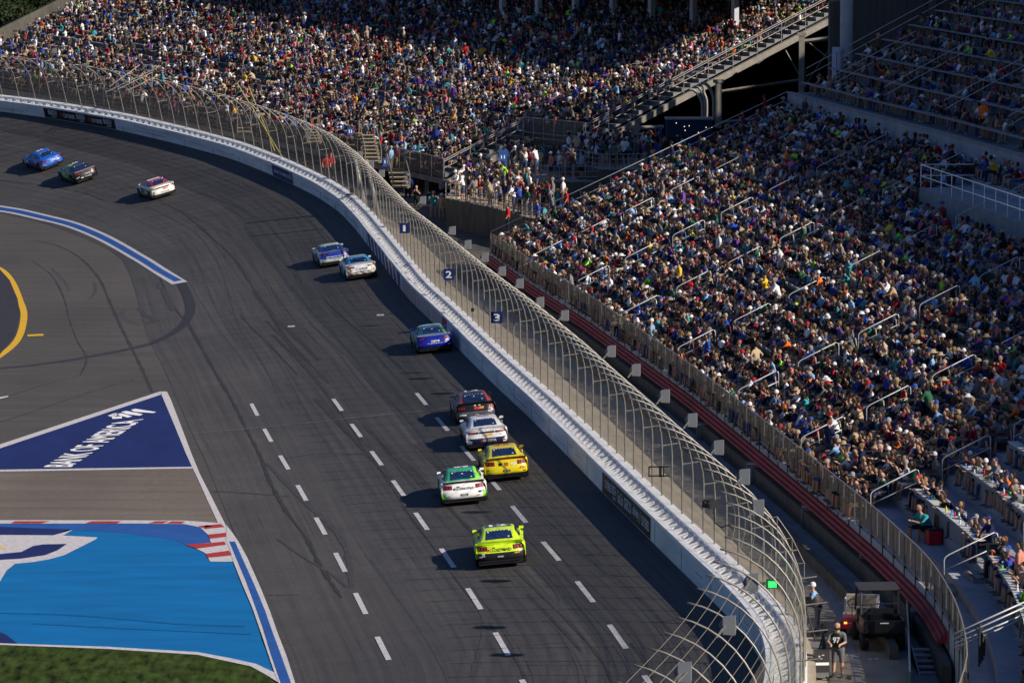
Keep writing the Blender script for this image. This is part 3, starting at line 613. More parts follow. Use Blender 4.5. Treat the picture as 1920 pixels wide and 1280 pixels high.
small('fence_camera', 'camera', 'tiny black camera on the fence left of board 3', 886, 581, PO - .2, lambda r_: (MB().box((0, 0, 0), (.16, .16, .18)).build('housing', M['black'], r_), MB().tube([(0, -.08, 0), (0, -.18, 0)], .05, 8).build('lens', M['black_gloss'], r_)))
def _lamp(root):
    MB().box((-.42, 0, .03), (.75, .06, .08)).build('arm', M['black'], root)
    MB().box((.0, 0, 0), (.26, .12, .18)).build('lamp_face', M['green_lamp'], root)
    MB().box((.0, .12, 0), (.38, .1, .3)).build('lamp_housing', M['black'], root)
L_ = at_depth(1448, 1095, 134.5); lp = empty('signal_lamp', L_); tag(lp, 'glowing green signal lamp on a black arm behind the fence', 'lamp'); _lamp(lp)
pl = bpy.data.lights.new('green_glow', 'POINT'); pl.energy = 14; pl.color = (.1, 1, .35); pl.shadow_soft_size = .12
po = bpy.data.objects.new('green_glow', pl); COL.objects.link(po); po.parent = lp; po.location = (0, -.3, 0)
# ================================================================== walkway between fence and stands
fz = lambda s: 1.5
def strip(name, C, u0, u1, z0, z1, m_, s0, s1, n=2, step=1.0):
    q = np.arange(s0, s1, step); P = np.stack([np.stack([C.at(s, u0 + (u1 - u0) * k / (n - 1)) for k in range(n)]) for s in q]); P[..., 2] = np.linspace(z0, z1, n)[None]
    return grid(name, P, m_, uv=P[..., :2])
q = W.s[::2]; rowsP = []
for s in q:
    a = W.at(s, 1.3); b = W.at(s, 14); y = a[1]; z = np.interp(y, [96, 200, 272, 300, 330, 400], [1.5, 1.5, 1.7, 1.9, 2.6, 6.0]); rowsP.append([(a[0], a[1], z)] + [(a[0] + (b[0] - a[0]) * k, a[1] + (b[1] - a[1]) * k, z) for k in (.25, .5, .75, 1)])
RP = np.array(rowsP); kk = int(np.argmin(np.abs(RP[:, 0, 1] - 262)))
structure(grid('walkway', RP[:kk + 1], M['concrete']))
FP = RP[kk:].copy(); structure(grid('walkway', FP[:, :2], M['concrete'])); structure(grid('concourse', FP[:, 1:], M['concrete_dark']))  # dark concourse colour holds the shade under the stands
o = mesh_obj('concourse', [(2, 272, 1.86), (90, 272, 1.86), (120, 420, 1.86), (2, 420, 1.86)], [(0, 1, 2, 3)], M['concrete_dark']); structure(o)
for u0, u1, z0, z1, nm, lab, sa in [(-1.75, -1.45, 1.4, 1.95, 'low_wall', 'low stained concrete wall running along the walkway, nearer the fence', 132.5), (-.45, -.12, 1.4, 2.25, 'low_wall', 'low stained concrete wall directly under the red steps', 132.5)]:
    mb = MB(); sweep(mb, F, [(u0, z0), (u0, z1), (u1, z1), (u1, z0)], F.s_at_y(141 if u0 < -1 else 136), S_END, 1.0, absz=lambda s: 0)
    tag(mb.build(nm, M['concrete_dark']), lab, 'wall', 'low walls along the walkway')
structure(strip('gutter_pavement', F, -1.45, -.45, 1.53, 1.53, M['concrete_grey'], F.s_at_y(136), S_END))
mb = MB()
for pts in [[(1540, 1090), (1575, 1150), (1600, 1230), (1615, 1300)]]:
    P_ = smoothline([on_z(a, b, 1.5)[:2] for a, b in pts], 6); T = np.gradient(P_, axis=0); T /= np.linalg.norm(T, axis=1)[:, None]; N_ = np.stack([T[:, 1], -T[:, 0]], 1)
    v = np.stack([np.c_[P_ + N_ * .12, np.full(len(P_), 1.515)], np.c_[P_ - N_ * .12, np.full(len(P_), 1.515)]], 1).reshape(-1, 3); mb.add(v, [(2 * i + 1, 2 * i, 2 * i + 2, 2 * i + 3) for i in range(len(P_) - 1)])
structure(mb.build('walkway_line', M['concrete_grey']))
# ================================================================== near grandstand
NR = 21
def row_z(k): return 3.1 + ROWH * k
gs = empty('grandstand', (20, 200, 3)); tag(gs, 'near grandstand with curved terraces rising to the right of the track', 'grandstand')
mb = MB(); prof = [(0.0, 1.4)]
for k in range(NR): prof += [(ROWT * k, row_z(k)), (ROWT * (k + 1), row_z(k))]
prof += [(ROWT * NR, row_z(NR) + 1.15), (ROWT * NR + .25, row_z(NR) + 1.15), (ROWT * NR + .25, 1.4)]
sweep(mb, F, prof, 0, S_END, 1.5, absz=lambda s: 0); rel(mb, gs).build('terraces', M['terrace'], gs)
mb = MB(); prof = [(.02, 2.35), (-.62, 2.35), (-.62, 2.5), (-.42, 2.5), (-.42, 2.65), (-.22, 2.65), (-.22, 2.8), (.02, 2.8)]
prof = [(.01, 2.42), (-.36, 2.42), (-.36, 2.54), (-.24, 2.54), (-.24, 2.68), (-.12, 2.68), (-.12, 2.82), (.01, 2.82)]
sR = F.s_at_y(139); sweep(mb, F, prof, sR, S_END, 1.5, absz=lambda s: 0); rel(mb, gs).build('red_steps', M['red_step'], gs)
mb = MB(); sweep(mb, F, [(ROWT * NR - .03, row_z(NR) + 1.1), (ROWT * NR - .03, row_z(NR) + 1.22), (ROWT * NR + .3, row_z(NR) + 1.22), (ROWT * NR + .3, row_z(NR) + 1.1)], 0, S_END, 1.5, absz=lambda s: .005); rel(mb, gs).build('parapet_cap', M['concrete_grey'], gs)
# front railing
rl = empty('front_railing', F.at(F.s_at_y(200))); tag(rl, 'front railing of dark posts and mesh panels along the foot of the grandstand', 'railing')
for i, s_ in enumerate(np.arange(F.s_at_y(118), S_END + .01, 2.3)):
    b_ = MB(); b_.box(F.at(s_, .02, -.05), (.10, .10, 2.35), F.ang(s_)); rel(b_, rl).build('post', M['frame_dark'], rl)
b_ = MB(); q = np.arange(F.s_at_y(118), S_END + .01, 2.3); b_.tube([F.at(s, -.0, 1.2) for s in q], .026, 6); rel(b_, rl).build('top_rail', M['galv'], rl)
b_ = MB(); b_.tube([F.at(s, -.0, .15) for s in q], .025, 6); rel(b_, rl).build('bottom_rail', M['galv_dark'], rl)
P = np.stack([np.stack([F.at(s, -.01, z) for z in (.15, 1.17)]) for s in np.arange(F.s_at_y(118), S_END, 1.15)]) - np.array(rl.location)
qq = np.arange(F.s_at_y(118), S_END, 1.15); grid('mesh_panel', P, M['wire_dense'], rl, np.stack(np.broadcast_arrays(np.array([0, 1.])[None], qq[:, None]), -1))
# small mullions
b_ = MB()
for s_ in np.arange(F.s_at_y(118) + 1.15, S_END, 2.3): b_.box(F.at(s_, 0, .62), (.04, .04, 1.1), F.ang(s_))
rel(b_, rl).build('mullions', M['galv_dark'], rl)
# end railing of the stand (far end), and aisle handrails
def grail(name, pts_w, s_, lab, group, r=.025, h1=1.25, h2=.75, posts=True):
    P0 = F.at(s_, pts_w[0][0]); root = empty(name, (P0[0], P0[1], pts_w[0][1])); tag(root, lab, 'handrail', group); L = Vector(root.location)
    def G_(w, z): p = F.at(s_, w); return Vector((p[0], p[1], z)) - L
    (w0, z0), (w1, z1) = pts_w
    b_ = MB()
    if name == 'handrail':
        b_.tube([G_(w0, z0), G_(w0, z0 + h1 - .12), G_(w0 + .05, z0 + h1 - .03), G_(w0 + .16, z0 + h1 + .05), G_(w1 - .14, z1 + h1 - .02), G_(w1 - .03, z1 + h1 - .06), G_(w1, z1 + h1 - .16), G_(w1, z1)], r, 6)
        b_.build('top_rail', M['rail'], root, smooth=True)
        b_ = MB(); b_.tube([G_(w0, z0 + h2), G_(w1, z1 + h2)], r * .9, 6); b_.build('mid_rail', M['rail'], root, smooth=True)
    else:
        for h in (h1, h2): b_ = MB(); b_.tube([G_(w0, z0 + h), G_(w1, z1 + h)], r, 6); b_.build('rail', M['rail'], root, smooth=True)
        n = max(2, int((w1 - w0) / 1.9))
        for k in range(n + 1):
            w = w0 + (w1 - w0) * k / n; z = z0 + (z1 - z0) * k / n; b_ = MB(); b_.tube([G_(w, z - .05), G_(w, z + h1)], r, 6); b_.build('post', M['frame_dark'], root)
    return root
AIS = [145, 160, 175.2, 191, 207.8, 224.3, 240.6, 256.6]
RW = [.55, 3.3, 6.05, 8.85, 11.6, 14.4, 17.2]
nth = ['nearest', 'second', 'third', 'fourth', 'fifth', 'sixth', 'seventh', 'farthest']; lvl = ['front', 'second', 'third', 'fourth', 'fifth', 'sixth', 'top']
def wz(w): return 3.1 + ROWH * min(int(w / ROWT + .06), NR - 1)
for i, y_ in enumerate(AIS):
    for j, w_ in enumerate(RW):
        s_ = F.s_at_y(y_); P_ = F.at(s_, w_); X_, Y_ = project(np.array([P_[0], P_[1], wz(w_)]))
        if X_ > 1990 or Y_ > 1330: continue
        grail('handrail', [(w_, wz(w_)), (w_ + 1.85, wz(w_ + 1.85))], s_, 'pale bent pipe handrail, %s level up in the %s aisle from the camera' % (lvl[j], nth[i]), 'handrails in the near grandstand aisles')
grail('end_railing', [(.1, 3.1), (ROWT * NR, row_z(NR))], S_END - .15, 'long sloping double railing on the far end of the near grandstand', 'sloping end railings')
# bottom right: bundle of gate rails at the near aisle
for k, (u0, u1, za, zb, y_) in enumerate([(0.2, 5.2, 1.2, 3.2, 133.5), (0.2, 5.2, .95, 2.95, 133.2), (.2, 5.2, .55, 2.5, 132.4), (.2, 5.2, .25, 2.2, 132.0)]):
    a = at_depth(1790, [1187, 1197, 1206, 1213][k], 131 + .1 * k); b = at_depth(1945, [1117, 1127, 1141, 1149][k], 131.6 + .1 * k); root = empty('stair_rail', a)
    tag(root, '%s long pale rail from the top at the lower right corner' % ORD[k], 'handrail', 'stair rails at the lower right corner'); b_ = MB(); b_.tube([Vector((0, 0, 0)), Vector(b - a)], .03, 6)
    b_.build('rail', M['rail'], root, smooth=True); b_ = MB(); b_.tube([Vector(b - a) * (.3 + .02 * k), Vector(b - a) * (.3 + .02 * k) - Vector((0, 0, 1.4 - .25 * k))], .035, 6); b_.build('post', M['frame_dark'], root)
# counters in front of the first rows near the camera
def counter(w_, y0, y1, lab):
    s0, s1 = F.s_at_y(y0), F.s_at_y(y1); z = wz(w_); root = empty('counter', F.at((s0 + s1) / 2, w_)); tag(root, lab, 'counter', 'long counters in front of the near rows')
    b_ = MB(); sweep(b_, F, [(w_, z + .72), (w_, z + .77), (w_ + .42, z + .77), (w_ + .42, z + .72)], s0, s1, 1, absz=lambda s: 0); rel(b_, root).build('counter_top', M['table'], root)
    b_ = MB(); sweep(b_, F, [(w_ + .05, z), (w_ + .05, z + .71), (w_ + .09, z + .71), (w_ + .09, z)], s0, s1, 1, absz=lambda s: 0); rel(b_, root).build('front_panel', M['concrete_grey'], root)
counter(1.80, 146.2, 158.2, 'long pale counter between the two nearest handrails, front one')
counter(1.80, 126.5, 143.6, 'pale counter at the lower right corner below the nearest handrail')
counter(3.65, 146.5, 158.6, 'long pale counter one level behind the front counter, at the right edge')
counter(5.50, 150, 158.6, 'third pale counter up, partly cut by the right edge')
counter(3.65, 137, 143.4, 'second pale counter up at the lower right edge')
for (px_, py_, lab) in [(1520, 0, 0)]: pass
def stepblock(px_, py_, w_, lab):
    z = wz(w_)
    P_ = on_z(px_, py_, z + .2); b_ = MB(); root = empty('step_block', (P_[0], P_[1], z), (0, 0, R(6))); tag(root, lab, 'step', 'concrete step blocks in the near aisles')
    MB().box((0, 0, .1), (.62, 1.5, .2)).build('block', M['concrete_grey'], root)
    MB().box((-.25, 0, .203), (.10, 1.48, .008)).build('tread_edge', M['frame_dark'], root)
stepblock(1697, 950, .5, 'grey concrete step block left of the nearest front counter')
stepblock(1788, 1100, .5, 'grey concrete step block at the foot of the nearest handrail')
stepblock(1832, 1076, 1.5, 'grey concrete step block right of the nearest handrail')
# cabinets on the ledge under the red steps
def cabinet(px_, py_, wpx, hpx, lab, z=1.55, dp=None):
    P_ = on_z(px_, py_, z) if dp is None else at_depth(px_, py_, dp); sc_ = FPX / P_[1]; w, h = wpx / sc_, hpx / sc_
    root = empty('metal_cabinet', P_, (0, 0, R(-4))); tag(root, lab, 'cabinet', 'grey metal cabinets along the walkway')
    MB().box((0, 0, h * .5), (w, .5, h)).build('cabinet_body', M['grey_box'], root)
    MB().box((0, -.255, h * .95), (w * .98, .02, h * .05)).build('top_trim', M['screen_grey'], root)
    MB().box((0, 0, -.03), (w * .9, .4, .08)).build('base', M['frame_dark'], root)
    MB().tube([(-w * .47, -.26, .02), (-w * .47, -.26, h * .93)], .02, 5).tube([(w * .47, -.26, .02), (w * .47, -.26, h * .93)], .02, 5).build('edge_trim', M['galv'], root)
for i, (a, b, w_, h_) in enumerate([(1412, 905, 26, 40), (1517, 988, 29, 43), (1626, 1080, 30, 46), (1723, 1186, 32, 48), (1318, 822, 24, 30), (1239, 752, 20, 24), (1168, 697, 22, 26), (1049, 603, 26, 24), (985, 548, 17, 20)]):
    cabinet(a, b, w_, h_, 'grey metal cabinet under the red steps, %s one counted from the black cart' % ['fourth', 'third', 'second', 'nearest', 'fifth', 'sixth', 'seventh', 'eighth', 'farthest'][i])
# glass screen and steel steps by the cart
a = on_z(1700, 1145, 1.5); b = on_z(1706, 1300, 1.5); root = empty('green_screen', a); tag(root, 'upright green tinted panel beside the black cart', 'screen')
mb = MB(); mb.tube([(0, 0, .75), tuple(b - a + np.array([0, 0, .75]))], .035, 6); mb.build('top_rail', M['rail'], root); d = b - a
mesh_obj('pane', [(0, 0, 0), tuple(d), tuple(d + np.array([0, 0, .75])), (0, 0, .75), (.03, 0, 0), tuple(d + np.array([.03, 0, 0])), tuple(d + np.array([.03, 0, .75])), (.03, 0, .75)], [(0, 1, 2, 3), (5, 4, 7, 6), (0, 3, 7, 4), (1, 5, 6, 2)], M['glassgreen'], root)
a = on_z(1757, 1130, 1.9); b = on_z(1776, 1245, 1.5); root = empty('green_screen', a); tag(root, 'narrow green edged panel between the steel steps and the stand corner', 'screen'); d = b - a
mesh_obj('pane', [(0, 0, -.3), tuple(d + np.array([0, 0, -.3])), tuple(d + np.array([0, 0, .5])), (0, 0, .5), (.03, 0, -.3), tuple(d + np.array([.03, 0, -.3])), tuple(d + np.array([.03, 0, .5])), (.03, 0, .5)], [(0, 1, 2, 3), (5, 4, 7, 6), (0, 3, 7, 4), (1, 5, 6, 2)], M['glassgreen'], root)
P_ = on_z(1743, 1238, 1.5); root = empty('metal_steps', P_); tag(root, 'grey slatted metal steps going down at the bottom beside the corner railing', 'steps')
for k in range(6): MB().box((0, -.55 * k - .2, .42 - .09 * k), (1.15, .36, .05)).build('tread', M['galv_dark'], root)
MB().box((0, -1.6, -.25), (1.2, 3.6, .05)).build('tread_base', M['frame_dark'], root)
for sx in (-1, 1): MB().box((sx * .6, -1.6, .0), (.05, 3.4, .5), rx=R(9)).build('stringer', M['galv_dark'], root)
# people platform in the near stand: white camera platform
sP = F.s_at_y(220); wp = 15.4; z_ = wz(wp)
pf_ = empty('camera_platform', F.at(sP, wp, z_ - 3.1)); tag(pf_, 'grey walled platform with white pipe railing set into the right of the grandstand', 'platform')
L = np.array(pf_.location)
def PF(ds, u, h): p = F.at(sP + ds, wp + u); return np.array([p[0], p[1], z_ + h]) - L
mb = MB(); l_ = 30
c = [PF(0, 0, -.3), PF(-l_, 0, -.3), PF(-l_, 3.0, -.3), PF(0, 3.0, -.3), PF(0, 0, 1.25), PF(-l_, 0, 1.25), PF(-l_, 3.0, 1.25), PF(0, 3.0, 1.25)]
mb.add(c, [(0, 1, 5, 4), (3, 0, 4, 7), (4, 5, 6, 7), (1, 2, 6, 5), (2, 3, 7, 6)]); mb.build('platform_wall', M['concrete_grey'], pf_)
mb = MB()
for h in (1.25 + 1.2, 1.25 + .62): mb.tube([PF(0, 2.9, h), PF(0, .06, h), PF(-l_, .06, h)], .03, 6)
for k in range(14): mb.tube([PF(-k * 2.3, .06, 1.2), PF(-k * 2.3, .06, 2.45)], .025, 6)
mb.build('pipe_railing', M['cap_white'], pf_, smooth=True)
# ------------------------------------------------------------------ upper tier behind the parapet
UT, UH, UW0, UZ0, UN = 1.75, .92, ROWT * NR + .9, row_z(NR) + 1.15, 16
up = empty('upper_tier', (40, 230, 14)); tag(up, 'shaded upper tier of box seats behind the grey parapet at top right', 'grandstand')
mb = MB(); prof = [(UW0 - .6, UZ0 - 3)]
prof += [(UW0 - .6, UZ0)]
for k in range(UN): prof += [(UW0 + UT * k, UZ0 + UH * k), (UW0 + UT * (k + 1), UZ0 + UH * k)]
prof += [(UW0 + UT * UN, UZ0 - 3)]
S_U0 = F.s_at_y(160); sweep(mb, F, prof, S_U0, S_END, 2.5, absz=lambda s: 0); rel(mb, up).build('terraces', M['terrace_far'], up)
for k in range(UN - 1):
    mb = MB(); w_ = UW0 + UT * k; z_ = UZ0 + UH * k + .62
    sweep(mb, F, [(w_, z_), (w_, z_ + .06), (w_ + .36, z_ + .06), (w_ + .36, z_)], S_U0, S_END, 2.5, absz=lambda s: 0); rel(mb, up).build('counter_top', M['table_shaded'], up)
for i, y_ in enumerate([272.4, 264, 250, 236, 222, 208, 194]):
    for j in range(3 if i else 1):
        w0 = UW0 + .3 + j * 8.8; w1 = w0 + (5.2 if i else 26); zf = lambda w: UZ0 + (w - UW0) / UT * UH + .15
        s_ = F.s_at_y(y_) if y_ < 272 else S_END - .1
        grail('upper_end_railing' if i == 0 else 'upper_handrail', [(w0, zf(w0)), (w1, zf(w1))], s_,
              'very long double railing on the far end of the upper tier' if i == 0 else 'double pipe railing in the upper tier, %s aisle from the far end, %s section up' % (ORD[i - 1], ORD[j]), 'railings in the upper tier')
# unseen tower added behind the stand, placed and sized to shade the upper rows
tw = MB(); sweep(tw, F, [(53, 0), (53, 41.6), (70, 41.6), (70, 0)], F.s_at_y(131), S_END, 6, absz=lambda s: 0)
tw.add([(56, 276, 0), (70, 276, 0), (80, 420, 0), (66, 420, 0), (56, 276, 38.5), (70, 276, 38.5), (80, 420, 38.5), (66, 420, 38.5)], [(3, 2, 1, 0), (4, 5, 6, 7), (0, 1, 5, 4), (1, 2, 6, 5), (2, 3, 7, 6), (3, 0, 4, 7)])  # second unseen block, added to shade the space under the far stand
twr = tw.build('unseen_shade_tower', M['bldg']); tag(twr, 'unseen ribbed tower added to shade the upper right seats', 'building')
# ================================================================== far grandstand (round the turn)
GN = 62; GL = G.s[-1]; KB = 9; SLO = 8.6        # lower rows stop short, the upper block runs on to the right
def gz(s, k): return float(np.interp(s, G.s, G.Z)) + GH * k
fg = empty('grandstand', (0, 350, 8)); tag(fg, 'far grandstand packed with people curving round the turn at top left', 'grandstand')
mb = MB()
for k0, k1, sa in ((0, KB, SLO), (KB, GN, 0)):
    prof = []
    for k in range(k0, k1): prof += [(GT * k, GH * k), (GT * (k + 1), GH * k)]
    prof += [(GT * k1, GH * k1 - .35), (GT * k0, GH * k0 - .35)]
    sweep(mb, G, prof, sa, GL, 3.0)
rel(mb, fg).build('terraces', M['terrace_far'], fg)
mb = MB()
for k in range(GN):
    if k != KB: sweep(mb, G, [(GT * k + .42, GH * k + .36), (GT * k + .42, GH * k + .41), (GT * k + .70, GH * k + .41), (GT * k + .70, GH * k + .36)], (SLO if k < KB else 0) + .3, GL - .6, 3.0)
rel(mb, fg).build('benches', M['bench'], fg)
mb = MB()                                         # right-hand edge beam
def GE(s, w, h=0): p = G.at(s, w); return np.array([p[0], p[1], p[2] + GH * w / GT + h])
def edge_beam(s, w0, w1, hz, th, wd):
    a, b = GE(s, w0, hz), GE(s, w1, hz); n = G.T[0] * wd
    return [a, b, b + np.array([n[0], n[1], 0]), a + np.array([n[0], n[1], 0]), a + np.array([0, 0, th]), b + np.array([0, 0, th]), b + np.array([n[0], n[1], th]), a + np.array([n[0], n[1], th])]
BF = [(3, 2, 1, 0), (4, 5, 6, 7), (0, 1, 5, 4), (1, 2, 6, 5), (2, 3, 7, 6), (3, 0, 4, 7)]
mb.add([np.array(p) - np.array([G.T[0][0], G.T[0][1], 0]) * .32 for p in edge_beam(0, KB * GT - .6, 49, -1.0, .5, .3)], BF); mb.add([np.array(p) - np.array([G.T[0][0], G.T[0][1], 0]) * .32 for p in edge_beam(SLO, -.6, KB * GT, -1.0, .5, .3)], BF); rel(mb, fg).build('edge_beam', M['brace'], fg)
def far_rail(s, w0, w1, root, side=0):
    for h in (.45, .95, 1.35 if side else 1.1): b_ = MB(); b_.tube([GE(s, w0, h), GE(s, w1, h)], .035, 5); rel(b_, root).build('rail', M['galv'], root)
    n = int((w1 - w0) / 2.2)
    for k in range(n + 1): w = w0 + (w1 - w0) * k / n; b_ = MB(); b_.tube([GE(s, w, -.5), GE(s, w, 1.2)], .035, 5); rel(b_, root).build('post', M['galv_dark'], root)
r_ = empty('end_railing', GE(0, 5)); tag(r_, 'long sloping steel railing on the right edge of the far grandstand', 'handrail', 'sloping end railings'); far_rail(-.05, KB * GT - .3, 44, r_)
r_ = empty('end_railing', GE(SLO, 3)); tag(r_, 'short sloping steel railing at the foot of the far grandstand above the terrace crowd', 'handrail', 'sloping end railings'); far_rail(SLO - .1, -.2, KB * GT - .2, r_)
# parapet at the left edge
mb = MB(); a, b = GE(GL, -1, 0), GE(GL, 38, 0); t = G.T[-1] * .35; t3 = np.array([t[0], t[1], 0]); up_ = np.array([0, 0, 1.15]); dn = np.array([0, 0, -1.6])
mb.add([a + dn, b + dn, b + dn + t3, a + dn + t3, a + up_, b + up_, b + up_ + t3, a + up_ + t3], BF); rel(mb, fg).build('side_parapet', M['concrete_dark'], fg)
# front mesh railing
rl2 = empty('front_railing', G.at(20, -.3)); tag(rl2, 'weathered mesh railing along the front of the far grandstand', 'railing')
qq = np.arange(SLO, GL, 1.6); P = np.stack([np.stack([G.at(s, -.25, z) for z in (-.5, .2, 1.15)]) for s in qq]) - np.array(rl2.location)
grid('mesh_panel', P, M['wire_dense'], rl2, np.stack(np.broadcast_arrays(np.array([0, .7, 1.65])[None], qq[:, None]), -1))
for h in (-.5, 1.15): b_ = MB(); b_.tube([G.at(s, -.25, h) for s in qq], .035, 5); rel(b_, rl2).build('rail', M['galv'], rl2)
for s_ in qq: b_ = MB(); b_.tube([G.at(s_, -.25, -.7), G.at(s_, -.25, 1.15)], .03, 5); rel(b_, rl2).build('post', M['galv_dark'], rl2)
mb = MB(); sweep(mb, G, [(-.3, -.85), (-.3, -.5), (.0, -.5), (.0, -.85)], SLO, GL, 3); rel(mb, fg).build('front_beam', M['brace'], fg)
mb = MB(); sweep(mb, G, [(1.6, -7), (1.6, -.4), (1.9, -.4), (1.9, -7)], SLO + .5, GL, 3); rel(mb, fg).build('under_shade_wall', M['void'], fg)  # near-black wall added for the shade under the front rows
wU, hU = KB * GT - .1, GH * KB
rl3 = empty('upper_front_railing', G.at(4, wU, hU)); tag(rl3, 'weathered mesh railing where the upper block of the far grandstand juts out', 'railing'); q3 = np.linspace(0, SLO, 7)
P = np.stack([np.stack([G.at(s, wU, z + hU) for z in (-.9, .2, 1.15)]) for s in q3]) - np.array(rl3.location); grid('mesh_panel', P, M['wire_dense'], rl3, np.stack(np.broadcast_arrays(np.array([0, .7, 1.65])[None], q3[:, None]), -1))
for h in (-.9, 0, 1.15): b_ = MB(); b_.tube([G.at(s, wU, h + hU) for s in q3], .04, 5); rel(b_, rl3).build('rail', M['galv_dark'], rl3)
for s_ in q3: b_ = MB(); b_.tube([G.at(s_, wU, hU - 1), G.at(s_, wU, hU + 1.15)], .035, 5); rel(b_, rl3).build('post', M['galv_dark'], rl3)
# columns that carry the far grandstand, cross bracing
for i, (px_, y0_, y1_, d_, w_, lab) in enumerate([(1190, 305, 236, 316, .5, 'below the sloping beam behind the terrace crowd'), (1347, 215, 150, 322, .5, 'right of the bent silver ducts'), (1503, 160, 62, 326, .42, 'farthest right under the top of the sloping beam'), (965, 330, 290, 318, .42, 'beside the blue door'), (892, 345, 300, 322, .42, 'left of the blue door'), (760, 360, 322, 328, .3, 'under the front of the stand'), (800, 365, 325, 328, .3, 'under the stand corner')]):
    a = at_depth(px_, y0_ + 25, d_); b = at_depth(px_, y1_, d_); mb = MB(); mb.box((a + b) / 2, (w_, .3, b[2] - a[2])); mb.box((b[0], b[1], b[2] - .1), (w_ * 1.6, .4, .25))
    tag(mb.build('steel_column', M['brace']), 'weathered steel column %s' % lab, 'column', 'steel columns under the far grandstand')
for (x0, y0, x1, y1, d_, th, lab) in [(1508, 78, 1640, 62, 332, .28, 'long horizontal steel beam at the top right under the far grandstand'), (1350, 172, 1500, 150, 334, .2, 'horizontal steel beam between the two right columns'), (1195, 240, 1245, 238, 322, .25, 'short horizontal steel beam left of the blue booth'),
                                     (1200, 250, 1230, 270, 322, .14, 'short diagonal brace left of the blue booth'), (1510, 75, 1590, 140, 334, .1, 'thin diagonal brace left of the round pillar'), (1560, 85, 1510, 160, 335, .09, 'thin diagonal brace crossing beside the right column'),
                                     (1470, 90, 1512, 165, 334, .1, 'thin diagonal brace left of the right column'), (1350, 230, 1500, 215, 326, .2, 'low horizontal beam behind the end railing'), (1420, 120, 1500, 60, 338, .1, 'thin dim diagonal brace high under the beam')]:
    mb = MB(); mb.tube([at_depth(x0, y0, d_), at_depth(x1, y1, d_)], th * .6, 4); tag(mb.build('steel_beam', M['brace']), lab, 'beam', 'braces under the far grandstand')
# dark wall added for the shade of the underside, ribbed wall at the right, round pillar
mb = MB(); mb.v = []; a = [GE(0, 40, 0), GE(GL, 40, 0)]
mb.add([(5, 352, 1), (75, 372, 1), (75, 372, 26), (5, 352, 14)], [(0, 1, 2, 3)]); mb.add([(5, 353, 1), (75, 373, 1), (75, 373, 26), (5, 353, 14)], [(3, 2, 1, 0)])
tag(mb.build('void_shade_wall', M['void']), 'added dark wall holding the shade far back under the far grandstand', 'wall')
mb = MB(); c0 = at_depth(1592, 170, 318); c1 = at_depth(1752, 170, 300)
for k in range(14):
    p = c0 + (c1 - c0) * (k + .5) / 14; mb.box((p[0], p[1] + (.0 if k % 2 else .12), 14), (.58, .5, 28), R(-8))
mb.box(((c0[0] + c1[0]) / 2 + 8, c1[1] + 2.0, 14), (26, 2, 28)); tag(mb.build('ribbed_wall', M['bldg']), 'tall brown ribbed concrete wall behind the round pillar at top right', 'wall')
a = at_depth(1586, 170, 296); mb = MB(); mb.tube([(a[0], a[1], 8), (a[0], a[1], 30)], .44, 20); mb.box((a[0] - .75, a[1] - .5, 12.8), (.5, .5, 4.6)); tag(mb.build('round_pillar', M['pillar'], smooth=True), 'thick round blue-grey pillar at the top edge beside the upper tier', 'pillar')
# upper deck over the back of the far stand
def g_solve(px, py, w):
    best = None
    for s in np.arange(-2, GL, .1):
        X, Y = project(GE(s, w)); e = abs(X - px)
        if best is None or e < best[0]: best = (e, s, Y)
    return best[1], best[2]
def g_solve2(px, py):
    s, w = np.meshgrid(np.arange(0, GL, .25), np.arange(12, 37, .25), indexing='ij'); P = G.at(s, 0); n_ = np.stack([np.interp(s, G.s, G.N[:, 0]), np.interp(s, G.s, G.N[:, 1])], -1)
    P = P + np.concatenate([n_ * w[..., None], (w * GH / GT)[..., None]], -1); X, Y = project(P); k = np.argmin(np.abs(X - px) + np.abs(Y - py)); return s.ravel()[k], w.ravel()[k]
for i, (px_, py_) in enumerate([(722, 20), (806, 26), (874, 31), (942, 36), (1009, 42), (1078, 46), (1149, 44), (1222, 50), (1299, 58), (1378, 62)]):
    s_, w_ = g_solve2(px_, py_); a = GE(s_, w_); root = empty('deck_pillar', a, (0, 0, G.ang(0))); tag(root, 'tall grey pillar rising out of the far crowd at the top edge, %s from the left' % ORD[i], 'pillar', 'pillars of the upper deck')
    MB().box((0, 0, 2.5), (.44, .44, 4.9)).build('shaft', M['pillar'], root); MB().box((0, 0, .05), (.7, .7, .3)).build('foot', M['concrete_grey'], root)
    if i == 5: WP = w_
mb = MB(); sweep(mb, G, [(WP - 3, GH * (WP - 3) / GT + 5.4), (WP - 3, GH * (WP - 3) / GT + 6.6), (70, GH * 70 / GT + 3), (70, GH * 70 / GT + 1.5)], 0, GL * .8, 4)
tag(mb.build('upper_deck', M['bldg']), 'upper deck above the back rows of the far grandstand', 'building')
